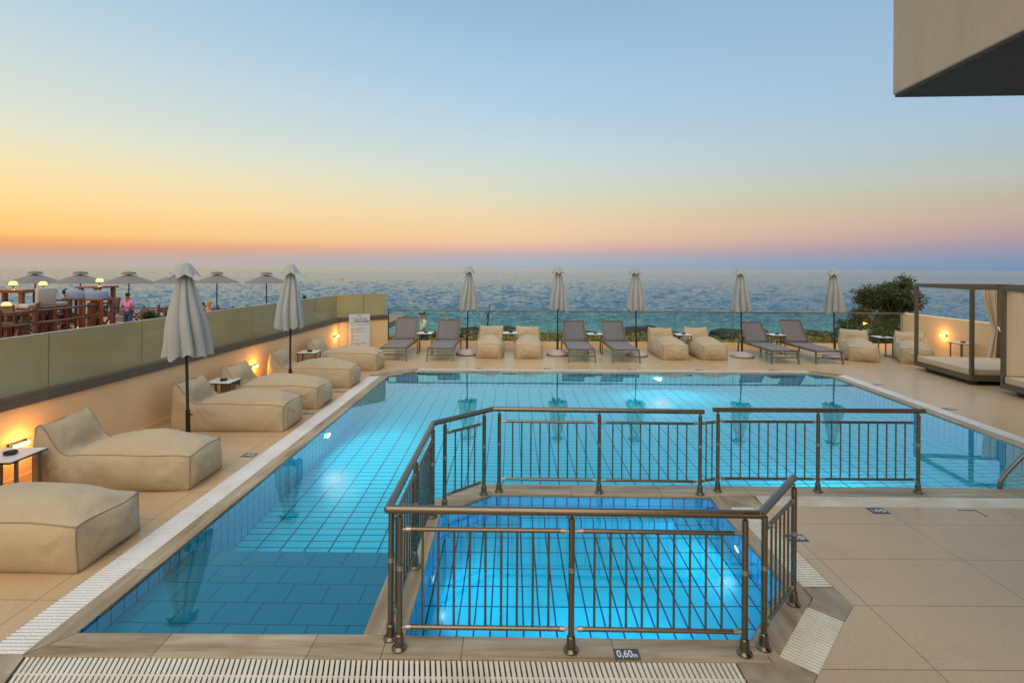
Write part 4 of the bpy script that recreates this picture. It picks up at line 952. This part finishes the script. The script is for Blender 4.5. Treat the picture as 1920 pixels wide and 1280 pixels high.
for _ in range(1500):
    x = rnd.uniform(-6, 20); y = rnd.uniform(16.5, 22.6); z = coast_z(x, y); h = rnd.uniform(.16, .46)*(1.2 if noise.noise(Vector((x*.4, y*.4, 9))) > 0 else .6)
    leaves(mb, (x, y, z+h*.4), h, 42, rnd, .13, (1.3, 1.3, .8), .2)
tag(mb.build('coastal_scrub', M['scrub']), 'low dry green and brown scrub along the shore', kind='stuff')
def rock(loc, r, seed, label):
    bm = bmesh.new(); bmesh.ops.create_icosphere(bm, subdivisions=4, radius=1)
    for v_ in bm.verts:
        n_ = noise.noise(v_.co*1.3+Vector((seed, 0, 0)))*.5+noise.noise(v_.co*4+Vector((0, seed, 0)))*.18; v_.co *= 1+n_; v_.co.x *= r[0]; v_.co.y *= r[1]; v_.co.z *= r[2]
    me = bpy.data.meshes.new('shore_rock'); bm.to_mesh(me); bm.free(); me.materials.append(M['rock']); o = bpy.data.objects.new('shore_rock', me); C.objects.link(o); o.location = loc; tag(o, label, 'rock', 'dark rocks along the shore')
rock((-1.9, 23.2, -.78), (2.2, 1.1, .45), 1, 'dark shore rock behind the pole of the first far parasol')
rock((-.1, 23.6, -.74), (1.4, 1.0, .55), 2, 'dark shore rock behind the left end on beanbag')
rock((2.6, 23.4, -.85), (1.9, 1.0, .42), 3, 'dark shore rock between the end on beanbags and third lounger')
rock((6.2, 23.8, -.8), (1.6, 1.0, .5), 4, 'dark shore rock behind the fourth sun lounger')
rock((10.4, 24.0, -.85), (1.7, 1.0, .5), 5, 'dark shore rock behind the fourth far parasol')
rock((14.2, 23.6, -.85), (2.2, 1.0, .45), 6, 'dark shore rock behind the rightmost sun lounger')
# leaning driftwood stick
tag(MB().tube([(-1.05, 21, -1.0), (-1.0, 21, -.2), (-.93, 21, .55), (-.88, 21, .9)], [.04, .035, .03, .02], 8).tube([(-.95, 21, .35), (-1.02, 21, .6), (-.98, 21, .8)], [.025, .02, .012], 6).build('wooden_stake', M['bark'], smooth=True), 'thin forked wooden stake beyond the balustrade, right of a parasol pole', 'stake')
# evergreen bush
tr = empty('evergreen_tree', (14.95, 20.6, -1.1), 0, 'dark green bushy evergreen beyond the balustrade behind the daybed', 'tree')
tk = MB(); tk.tube([(0, 0, -.2), (-.05, 0, .5), (.05, .05, 1.2), (.0, 0, 2.0)], [.13, .11, .08, .03], 8)
rnd = random.Random(11); crown = MB(); tips = []
for k in range(30):
    a = rnd.uniform(0, 6.28); r = rnd.uniform(.4, 1.55); z = rnd.uniform(.35, 2.75)
    lim = 1.75*math.sin(max(.12, min(1, (3.15-z)/3.0))*math.pi*.62); r = min(r, lim)
    tips.append((r*math.cos(a)*1.1, r*math.sin(a)*.8, z))
tips += [(-1.65, 0, 1.2), (-1.5, .1, .75), (-1.2, 0, 1.75), (-.75, 0, 2.45), (.1, 0, 2.75), (.55, 0, 3.0), (.95, 0, 2.3), (1.2, 0, 1.0), (1.45, 0, 1.35), (-.2, .2, 2.2), (.3, -.2, 1.7), (-.6, -.3, 1.2)]
for t in tips:
    tk.tube([(0, 0, max(.3, t[2]*.45)), (t[0]*.5, t[1]*.5, t[2]*.75), t], [.045, .025, .01], 5)
    for _ in range(7):
        c = (t[0]+rnd.gauss(0, .16), t[1]+rnd.gauss(0, .16), t[2]+rnd.gauss(0, .12)); leaves(crown, c, rnd.uniform(.16, .30), 85, rnd, .11, (1.2, 1.2, .75), .3)
for t in tips:
    tv = Vector(t); od = Vector((t[0], t[1], (t[2]-1.2)*.8)).normalized()
    for _ in range(9):
        dr = (od*.8+Vector((rnd.gauss(0, .5), rnd.gauss(0, .5), rnd.gauss(.35, .4)))).normalized(); ln_ = rnd.uniform(.22, .5)
        for k in range(34):
            q = k/33; b_ = tv+dr*ln_*q+Vector((rnd.gauss(0, 1), rnd.gauss(0, 1), rnd.gauss(0, 1)))*.035*(1.1-q)
            u = (dr+Vector((rnd.gauss(0, .6), rnd.gauss(0, .6), rnd.gauss(0, .6)))).normalized(); v_ = u.orthogonal().normalized(); l_ = rnd.uniform(.05, .10)
            crown.add([b_-v_*l_*.25, b_+u*l_*.5, b_+v_*l_*.25, b_+u*l_], [(0, 1, 3, 2)])
tk.build('trunk', M['bark'], tr, True); crown.build('crown', M['leaf'], tr)

# ================================================================== BAR TERRACE ON THE LEFT
tag(MB().box(-60, -6.6, 17.0, 33, -.9, -.60).build('terrace_floor', M['boards']), 'lower wooden terrace floor by the sea', kind='structure')
tag(MB().box(-24, -12.2, 9.5, 17.2, -.9, .45).build('terrace_platform', M['boards']), 'raised wooden platform of the beach bar', kind='structure')
tag(MB().box(-60, -6.3, -6, 7.99, -.9, -.55).build('terrace_ground', M['boards']), 'wooden walkway beyond the glass screen', kind='structure')
# open parasols
def make_open(seed):
    e = empty('open_parasol'); n = 8; top = MB(); vs = [(0, 0, 0)]; rr_ = 1.32
    for q, zz in ((.25, -.09), (.5, -.22), (.75, -.36), (1, -.50)):
        vs += [(rr_*q*math.cos(2*math.pi*(k+.5)/n), rr_*q*math.sin(2*math.pi*(k+.5)/n), zz+.0) for k in range(n)]
    fs = [(0, 1+k, 1+(k+1) % n) for k in range(n)] + [(1+i*n+k, 1+(i+1)*n+k, 1+(i+1)*n+(k+1) % n, 1+i*n+(k+1) % n) for i in range(3) for k in range(n)]
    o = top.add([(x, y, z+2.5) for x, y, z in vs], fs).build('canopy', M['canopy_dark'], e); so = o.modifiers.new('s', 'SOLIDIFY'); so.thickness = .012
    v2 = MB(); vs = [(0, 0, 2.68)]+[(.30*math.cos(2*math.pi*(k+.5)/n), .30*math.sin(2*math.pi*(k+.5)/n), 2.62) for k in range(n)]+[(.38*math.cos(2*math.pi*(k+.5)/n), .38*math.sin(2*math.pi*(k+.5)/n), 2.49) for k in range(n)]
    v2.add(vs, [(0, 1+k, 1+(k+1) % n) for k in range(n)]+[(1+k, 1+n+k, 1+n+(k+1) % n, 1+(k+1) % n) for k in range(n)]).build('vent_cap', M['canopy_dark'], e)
    MB().tube([(0, 0, 0), (0, 0, 2.5)], .032, 10).build('pole', M['dark_metal'], e, True)
    MB().box(-.3, .3, -.3, .3, 0, .06, .01).build('base', M['dark_metal'], e)
    rb = MB()
    for k in range(n): a_ = 2*math.pi*(k+.5)/n; rb.tube([(0, 0, 2.44), (1.3*math.cos(a_), 1.3*math.sin(a_), 1.985)], .012, 5); rb.tube([(0, 0, 1.95), (.6*math.cos(a_), .6*math.sin(a_), 2.24)], .009, 5)
    rb.build('ribs', M['brown_wood'], e)
    return e
op = make_open(1)
ops = [(66, 29.5, 'leftmost open parasol of the bar terrace'), (151, 29.8, 'second open parasol from the left on the bar terrace'), (242, 30, 'open parasol above the standing man in pink'), (331, 31.2, 'open parasol half hidden by the nearest closed parasol'), (407, 32, 'open parasol above the blond seated woman'), (500, 32, 'rightmost open parasol of the bar terrace')]
for i, (px, d_, lab) in enumerate(ops):
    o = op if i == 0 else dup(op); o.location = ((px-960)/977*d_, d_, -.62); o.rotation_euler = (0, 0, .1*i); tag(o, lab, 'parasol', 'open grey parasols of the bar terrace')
def PX(px, d_): return (px-960)/977*d_
# bar railing
br_ = empty('bar_railing', (0, 0, 0), 0, 'weathered wooden post and rail fence in front of the bar tables', 'railing')
rp = [(-1, 12.6), (66, 13.5), (168, 15.4), (212, 17.0)]; rp = [(PX(p, d_), d_) for p, d_ in rp]
for i, (x, y) in enumerate(rp): MB().bar((x, y, .45), (x, y, 1.30), .07).build('post', M['brown_wood'], br_)
for a, b in zip(rp, rp[1:]):
    for z in (1.22, .90): MB().tube([(a[0], a[1], z), ((a[0]+b[0])/2, (a[1]+b[1])/2, z-.015), (b[0], b[1], z)], .032, 8).build('rail', M['rope'], br_, True)
# lower terrace lattice rail
lr = empty('terrace_fence', (0, 0, 0), 0, 'brown lattice fence along the sea edge of the bar terrace', 'fence')
for i in range(14):
    x = PX(215, 27.5)+i*.78
    MB().bar((x, 27.5, -.6), (x, 27.5, .28+.06*(i % 3 == 0)), .09).build('post', M['brown_wood'], lr)
mb = MB(); x0 = PX(215, 27.5)
for i in range(13):
    x = x0+i*.78; mb.bar((x, 27.5, -.5), (x+.78, 27.5, .1), .05); mb.bar((x, 27.5, .1), (x+.78, 27.5, -.5), .05)
mb.build('lattice', M['brown_wood'], lr); MB().bar((x0, 27.5, .15), (x0+13*.78, 27.5, .15), .07).bar((x0, 27.5, -.52), (x0+13*.78, 27.5, -.52), .06).build('rail', M['brown_wood'], lr)
# high tables
def make_bar_table(w, d_, h, top_t=.09, name='bar_table'):
    e = empty(name); MB().box(-w/2, w/2, -d_/2, d_/2, h-top_t, h, .006).build('table_top', M['red_wood'], e)
    for sx in (-1, 1):
        for sy in (-1, 1): MB().box(sx*(w/2-.12)-.05, sx*(w/2-.12)+.05, sy*(d_/2-.1)-.05, sy*(d_/2-.1)+.05, 0, h-top_t).build('leg', M['red_wood'], e)
    MB().box(-w/2+.12, w/2-.12, -.03, .03, .3, .38).build('stretcher', M['red_wood'], e); return e
t1 = make_bar_table(1.3, .8, 1.24); t1.location = (PX(25, 15.2), 15.2, .45); tag(t1, 'long high wooden bar table at the left edge', 'bar table', 'high wooden tables of the beach bar')
t2 = make_bar_table(.80, .8, 1.28, .06); t2.location = (PX(183, 17.0)+.0, 17.0, .36); t2.location.z = .45; tag(t2, 'small high wooden table behind the blue bar chairs', 'bar table', 'high wooden tables of the beach bar')
t3 = make_bar_table(.9, .7, .72, .05, 'low_table'); t3.location = (PX(8, 14.0), 14.0, .45); tag(t3, 'dark low wooden table with a lit lamp at the left edge', 'table', 'low wooden tables of the beach bar')
# bar chairs
def make_bar_chair(mat, back, name='bar_chair'):
    e = empty(name); hw = .25
    for sx in (-1, 1):
        for sy in (-1, 1): MB().box(sx*(hw-.03)-.03, sx*(hw-.03)+.03, sy*(hw-.03)-.03, sy*(hw-.03)+.03, 0, .74).build('leg', M['red_wood'], e)
    MB().box(-hw+.06, hw-.06, -hw+.01, -hw+.05, .3, .35).box(-hw+.06, hw-.06, hw-.05, hw-.01, .3, .35).box(-hw+.01, -hw+.05, -hw+.06, hw-.06, .2, .25).box(hw-.05, hw-.01, -hw+.06, hw-.06, .2, .25).build('stretcher', M['red_wood'], e)
    MB().box(-hw, hw, -hw, hw, .741, .86, .03).build('seat', mat, e, True, angle=50)
    if back: MB().box(-hw, hw, -hw-.02, -hw+.09, .80, 1.30, .035, Matrix.Identity(4)).build('backrest', mat, e, True, angle=50)
    return e
wc = make_bar_chair(M['grey_seat'], True); wc.location = (PX(76, 14.9), 14.9, .45); wc.rotation_euler = (0, 0, R(75)); tag(wc, 'grey upholstered bar chair with high back at the right of the long table', 'bar chair', 'grey bar chairs')
w2 = dup(wc, (PX(-3, 14.6), 14.6, .45), R(-80), 'grey bar chair cut off at the left edge beside the long table')
w3 = make_bar_chair(M['grey_seat'], False, 'bar_stool'); w3.location = (PX(52, 14.6), 14.6, .45); tag(w3, 'backless grey bar stool in front of the long table', 'bar stool', 'grey bar stools')
dup(w3, (PX(25, 14.5), 14.5, .45), .2, 'backless grey bar stool below the table lamp of the long table'); dup(w3, (PX(100, 15.4), 15.4, .45), .1, 'backless bar stool right of the grey high backed chair')
def make_blue():
    e = empty('bar_armchair'); 
    for sx in (-1, 1):
        for sy in (-1, 1): MB().box(sx*.25-.03, sx*.25+.03, sy*.22-.03, sy*.22+.03, 0, .88).build('leg', M['red_wood'], e)
    MB().box(-.29, .29, -.26, .26, .881, .93, .005).box(-.22, .22, -.24, -.20, .35, .41).box(-.22, .22, .20, .24, .35, .41).build('seat_frame', M['red_wood'], e)
    bm = MB(); n = 20; vs = []
    for i in range(n+1):
        a_ = math.pi*1.0*i/n+math.pi
        for r_, z in ((.30, .932), (.32, 1.05), (.32, 1.16), (.29, 1.20), (.24, 1.17), (.24, .932)): vs.append((r_*math.cos(a_)*1.0, r_*math.sin(a_)*.85, z-(.0 if 4 < i < n-4 else .03 if z > 1 else 0)))
    fs = [(i*6+j, (i+1)*6+j, (i+1)*6+(j+1) % 6, i*6+(j+1) % 6) for i in range(n) for j in range(6)]; fs += [tuple(range(6))[::-1], tuple(range(n*6, n*6+6))]
    bm.add(vs, fs).build('backrest', M['blue_seat'], e, True, angle=60); MB().box(-.24, .24, -.1, .24, .932, 1.0, .02).build('cushion', M['blue_seat'], e, True, angle=50); return e
bl = make_blue(); bl.location = (PX(147, 16.3), 16.3, .45); tag(bl, 'left one of two tall wooden bar armchairs with curved blue back', 'bar chair', 'blue backed bar armchairs')
dup(bl, (PX(184, 16.0), 16.0, .40), .1, 'right one of two tall wooden bar armchairs with curved blue back').location.z = .45
# low wooden chairs
def make_wchair():
    e = empty('wooden_chair'); hw = .26
    for sx in (-1, 1):
        MB().bar((sx*hw, .22, 0), (sx*hw, -.22, .62), .045).build('leg', M['brown_wood'], e); MB().bar((sx*hw, -.22, 0), (sx*hw, .22, .62), .045).build('leg', M['brown_wood'], e)
        MB().bar((sx*hw, -.26, .64), (sx*hw, .26, .64), .05, .03).build('armrest', M['brown_wood'], e); MB().bar((sx*hw, -.24, .42), (sx*hw, -.30, .92), .04).build('back_post', M['brown_wood'], e)
    MB().box(-hw, hw, -.22, .22, .42, .45).build('seat', M['rope'], e); MB().box(-hw, hw, -.305, -.285, .66, .90).build('backrest', M['rope'], e); return e
wch = make_wchair()
WC = [(12, 13.6, .45, .4, 'wooden folding chair at the left edge behind the bar rail'), (45, 14.2, .45, 2.2, 'wooden folding chair below the long bar table'), (105, 15.9, .45, 1.2, 'wooden folding chair behind the first bar rail post'),
      (196, 16.6, .45, 2.8, 'wooden folding chair under the small high table'), (228, 25, -.6, .5, 'wooden folding chair just left of the standing man'), (262, 25.5, -.6, 2.6, 'wooden folding chair just right of the standing man'),
      (283, 25, -.6, .2, 'second wooden folding chair right of the standing man'), (372, 27.4, -.6, 3.3, 'wooden chair left of the blond woman'), (296, 26.2, -.6, 1.4, 'wooden folding chair beside the green plant pot')]
for i, (px, d_, z, rz, lab) in enumerate(WC):
    o = wch if i == 0 else dup(wch); o.location = (PX(px, d_), d_, z); o.rotation_euler = (0, 0, rz); tag(o, lab, 'chair', 'brown wooden folding chairs of the bar')
# lamps
def make_tlamp(glow='shade_glow'):
    e = empty('table_lamp'); MB().lathe([(.06, 0), (.06, .012), (.012, .02), (.012, .16)], 16).build('stand', M['dark_metal'], e)
    MB().lathe([(.105, .13), (.095, .20), (.06, .235), (.01, .24)], 20).build('lamp_shade', M[glow], e, True); 
    ld = bpy.data.lights.new('table_light', 'POINT'); ld.energy = 3; ld.color = (1, .6, .2); ld.shadow_soft_size = .05
    lo = bpy.data.objects.new('table_light', ld); C.objects.link(lo); lo.parent = e; lo.location = (0, 0, .08); return e
tl = make_tlamp()
for i, (px, d_, z, lab) in enumerate([(25, 15.0, 1.69, 'lit mushroom lamp on the long bar table'), (81, 15.8, 1.66, 'lit lamp just behind the grey high backed bar chair'), (187, 17.0, 1.73, 'lit mushroom lamp on the small high table'), (12.5, 13.9, 1.17, 'lit mushroom lamp on the low table at the left edge')]):
    o = tl if i == 0 else dup(tl); o.location = (PX(px, d_), d_, z); tag(o, lab, 'table lamp', 'lit yellow table lamps of the bar')
t4 = make_bar_table(.45, .45, 1.20, .04, 'bar_table'); t4.location = (PX(81, 15.8), 15.8, .45); tag(t4, 'narrow high table behind the grey high backed chair', 'bar table', 'high wooden tables of the beach bar')
ln = empty('lantern', (PX(154, 16.9), 16.9, .45), 0, 'glowing orange lantern on the platform under the blue chairs', 'lantern'); MB().box(-.09, .09, -.09, .09, 0, .02).box(-.09, .09, -.09, .09, .28, .30).box(-.09, -.07, -.09, -.07, .02, .28).box(.07, .09, -.09, -.07, .02, .28).box(-.09, -.07, .07, .09, .02, .28).box(.07, .09, .07, .09, .02, .28).build('frame', M['dark_metal'], ln)
MB().lathe([(.05, 0), (.05, .14), (.02, .18)], 12, (0, 0, .03)).build('candle', M['candle_glow'], ln); ld = bpy.data.lights.new('lantern_light', 'POINT'); ld.energy = 4; ld.color = (1, .45, .12); ld.shadow_soft_size = .05; lo = bpy.data.objects.new('lantern_light', ld); C.objects.link(lo); lo.parent = ln; lo.location = (0, -.15, .15)
# planters
def planter(px, d_, z, lab, plant=True):
    e = empty('flower_pot', (PX(px, d_), d_, z), 0, lab, 'plant pot', 'plant pots of the bar terrace'); MB().lathe([(.17, 0), (.26, .5), (.27, .52), (.23, .52), (.22, .47)], 20).build('pot', M['planter'], e, True, angle=40)
    g = MB(); leaves(g, (0, 0, .62), .28, 500, random.Random(int(px)), .11, (1.1, 1.1, .8), .1); g.build('foliage', M['plant'], e)
planter(128, 17.6, -.05, 'pale pink plant pot behind the bar rail'); planter(281, 24.4, -.6, 'dark green bush in a pot right of the standing man')

# ================================================================== PEOPLE
def skin_obj(name, joints, edges, mat, parent, sub=2):
    me = bpy.data.meshes.new(name); keys = list(joints); me.from_pydata([joints[k][:3] for k in keys], [(keys.index(a), keys.index(b)) for a, b in edges], []); me.materials.append(mat)
    o = bpy.data.objects.new(name, me); C.objects.link(o); o.parent = parent
    sm = o.modifiers.new('skin', 'SKIN'); sv = me.skin_vertices[0].data
    for i, k in enumerate(keys): r = joints[k][3]; sv[i].radius = (r, r) if not isinstance(r, tuple) else r; sv[i].use_root = (i == 0)
    ss = o.modifiers.new('sub', 'SUBSURF'); ss.levels = sub; ss.render_levels = sub
    dg = bpy.context.evaluated_depsgraph_get(); m2 = bpy.data.meshes.new_from_object(o.evaluated_get(dg)); m2.polygons.foreach_set('use_smooth', [True]*len(m2.polygons))
    o.modifiers.clear(); o.data = m2; m2.name = name; m2.materials.clear(); m2.materials.append(mat)
    return o
def person(loc, rz, lab, J, shirt, legs, hair, skin='skin', sleeve=True, cap=None, head_tilt=(0, 0), long_hair=False):
    e = empty('person', loc, rz, lab, 'person')
    Ed = [('pelvis', 'waist'), ('waist', 'chest'), ('chest', 'neck'), ('neck', 'head0'), ('head0', 'head1')]
    for s_ in 'lr': Ed += [('chest', 'sh'+s_), ('sh'+s_, 'el'+s_), ('el'+s_, 'wr'+s_), ('wr'+s_, 'hd'+s_), ('pelvis', 'hip'+s_), ('hip'+s_, 'kn'+s_), ('kn'+s_, 'an'+s_), ('an'+s_, 'to'+s_)]
    rad = dict(pelvis=.12, waist=.115, chest=.13, neck=.055, head0=.075, head1=.085, shl=.062, shr=.062, ell=.043, elr=.043, wrl=.03, wrr=.03, hdl=.033, hdr=.033, hipl=.095, hipr=.095, knl=.062, knr=.062, anl=.042, anr=.042, tol=.035, tor=.035)
    JJ = {k: (*J[k], rad[k]) for k in ['pelvis', 'waist', 'chest', 'neck', 'head0', 'head1'] + [a+s_ for a in ('sh', 'el', 'wr', 'hd', 'hip', 'kn', 'an', 'to') for s_ in 'lr']}
    b = skin_obj('body', JJ, Ed, M[skin], e)
    h = Vector(J['head1']); d_ = (h-Vector(J['head0'])).normalized(); fwd = Vector((head_tilt[0], 1, head_tilt[1])).normalized()
    SJ = {k: (*J[k], rad[k]+.018) for k in ('waist', 'pelvis', 'chest', 'shl', 'shr')}; SJ['nk'] = (*(Vector(J['chest']).lerp(Vector(J['neck']), .6)), .075)
    for s_ in 'lr': SJ['m'+s_] = (*(Vector(J['sh'+s_]).lerp(Vector(J['el'+s_]), .8)), .06)
    skin_obj('shirt', SJ, [('waist', 'pelvis'), ('waist', 'chest'), ('chest', 'nk'), ('chest', 'shl'), ('chest', 'shr'), ('shl', 'ml'), ('shr', 'mr')], M[shirt], e)
    TJ = {k: (*J[k], rad[k]+.014) for k in ('pelvis', 'hipl', 'hipr', 'knl', 'knr')}
    for s_ in 'lr': TJ['an'+s_] = (*J['an'+s_], .058)
    skin_obj('trousers', TJ, [('pelvis', 'hipl'), ('pelvis', 'hipr'), ('hipl', 'knl'), ('hipr', 'knr'), ('knl', 'anl'), ('knr', 'anr')], M[legs], e)
    hb_ = MB(); hb_.ball(h+d_*.035-fwd*.022, .105, 16, (.9, 1.0, .95))
    if long_hair: hb_.ball(h-fwd*.06-Vector((0, 0, .07)), .10, 14, (.95, .7, 1.35))
    hb_.build('hair', M[hair], e, True)
    if cap:
        cm = MB(); cm.ball(h+d_*.055, .115, 16, (1, 1.05, .75)); cm.add([h+d_*.05+fwd*.09+Vector((-.07, 0, 0)), h+d_*.05+fwd*.09+Vector((.07, 0, 0)), h+d_*.035+fwd*.20+Vector((.05, 0, 0)), h+d_*.035+fwd*.20+Vector((-.05, 0, 0))], [(0, 1, 2, 3)]); cm.build('cap', M[cap], e, True)
    nb = MB(); f0 = h-d_*.03+fwd*.082; nb.ball(f0, .017, 8); nb.ball(h-d_*.03+Vector((.085, 0, 0)), .022, 8, (.5, 1, 1.3)); nb.ball(h-d_*.03-Vector((.085, 0, 0)), .022, 8, (.5, 1, 1.3)); nb.build('face_features', M[skin], e, True)
    # fingers: five short chains per hand
    for s_ in 'lr':
        w = Vector(J['wr'+s_]); hd = Vector(J['hd'+s_]); dd = (hd-w).normalized(); sd_ = dd.cross(Vector((0, 0, 1)));  sd_ = sd_.normalized() if sd_.length > .1 else Vector((1, 0, 0)); fb_ = MB()
        for k in range(4): p0 = hd+sd_*(k-1.5)*.018; ln_ = (.055, .065, .06, .045)[k]; fb_.tube([p0, p0+dd*ln_*.6, p0+dd*ln_-Vector((0, 0, .015))], [.009, .008, .006], 6)
        p0 = w.lerp(hd, .5)+sd_*.03; fb_.tube([p0, p0+sd_*.02+dd*.03, p0+sd_*.018+dd*.055], [.010, .009, .007], 6); fb_.build('fingers', M[skin], e, True)
    return e
stand = dict(pelvis=(0,0,.95), waist=(0,0,1.1), chest=(0,0,1.36), neck=(0,.01,1.5), head0=(0,.035,1.58), head1=(0,.06,1.66), shl=(.19,0,1.40), shr=(-.19,0,1.40), ell=(.27,.03,1.12), elr=(-.27,.03,1.12), wrl=(.09,.24,1.13), wrr=(-.09,.24,1.13), hdl=(.03,.29,1.15), hdr=(-.03,.29,1.15), hipl=(.10,0,.90), hipr=(-.10,0,.90), knl=(.14,.02,.5), knr=(-.12,.03,.5), anl=(.17,0,.08), anr=(-.14,-.02,.08), tol=(.19,.15,.03), tor=(-.16,.13,.03))
pm = person((PX(241, 23.4), 23.4, -.6), math.pi, 'man in a pink shirt and blue jeans standing with head bent over his phone', stand, 'pink', 'jeans', 'hair_dark', 'skin_dark')
ph_ = MB().box(-.035, .035, -.006, .006, -.07, .07, .003, Matrix.Translation((0, 0, 0)) @ Matrix.Rotation(R(50), 4, 'X')).build('phone', M['black']); ph_.location = (PX(241, 23.4), 23.4-.33, -.6+1.19); tag(ph_, 'dark phone in the hands of the man in pink', 'phone')
sit = dict(pelvis=(0,0,.52), waist=(0,-.02,.68), chest=(0,-.03,.93), neck=(0,-.01,1.07), head0=(0,.01,1.15), head1=(0,.03,1.23), shl=(.18,-.02,.97), shr=(-.18,-.02,.97), ell=(.23,.06,.72), elr=(-.23,.06,.72), wrl=(.14,.26,.68), wrr=(-.14,.26,.68), hdl=(.10,.33,.68), hdr=(-.10,.33,.68), hipl=(.10,.02,.50), hipr=(-.10,.02,.50), knl=(.12,.44,.50), knr=(-.12,.44,.50), anl=(.12,.46,.08), anr=(-.12,.46,.08), tol=(.12,.60,.03), tor=(-.12,.60,.03))
person((PX(125, 17.5), 17.5, .25), R(150), 'person in a red shirt seated behind the bar rail left of the blue chairs', sit, 'red_cloth', 'jeans', 'hair_dark', 'skin_dark')
person((PX(92, 17.2), 17.2, .25), R(200), 'dark haired person in navy seated behind the grey high backed bar chair', sit, 'navy_cloth', 'jeans', 'hair_dark', 'skin_dark')
sit2 = dict(sit); sit2.update(elr=(-.30, -.05, .80), wrr=(-.27, .05, 1.02), hdr=(-.22, .06, 1.10))
person((PX(393, 26.5), 26.5, -.72), R(10), 'blond woman in a mauve top seated seen from behind, one arm raised', sit2, 'mauve_cloth', 'jeans', 'hair_blond', 'skin', long_hair=True)
person((PX(380, 27.2), 27.2, -.85), R(-20), 'dark figure seated beside the blond woman, half hidden by a parasol', sit, 'navy_cloth', 'jeans', 'hair_dark', 'skin_dark')
person((PX(571, 26.5), 26.5, -.42), R(0), 'person of whom only the dark head shows above the glass screen', sit, 'navy_cloth', 'jeans', 'hair_dark', 'skin_dark')
walk = dict(stand); walk.update(ell=(.20,-.12,1.12), elr=(-.22,.08,1.12), wrl=(.10,.14,1.05), wrr=(-.10,.27,1.08), hdl=(.06,.22,1.06), hdr=(-.05,.33,1.04), knl=(.10,.16,.5), knr=(-.10,-.04,.5), anl=(.10,.10,.08), anr=(-.10,-.28,.12), tol=(.10,.24,.03), tor=(-.10,-.16,.04))
person((PX(795, 17.5), 17.5, -.80), R(115), 'person in a pale blue cap and white shirt walking beyond the balustrade', walk, 'white_cloth', 'mauve_cloth', 'hair_dark', 'skin', cap='cap_cloth')
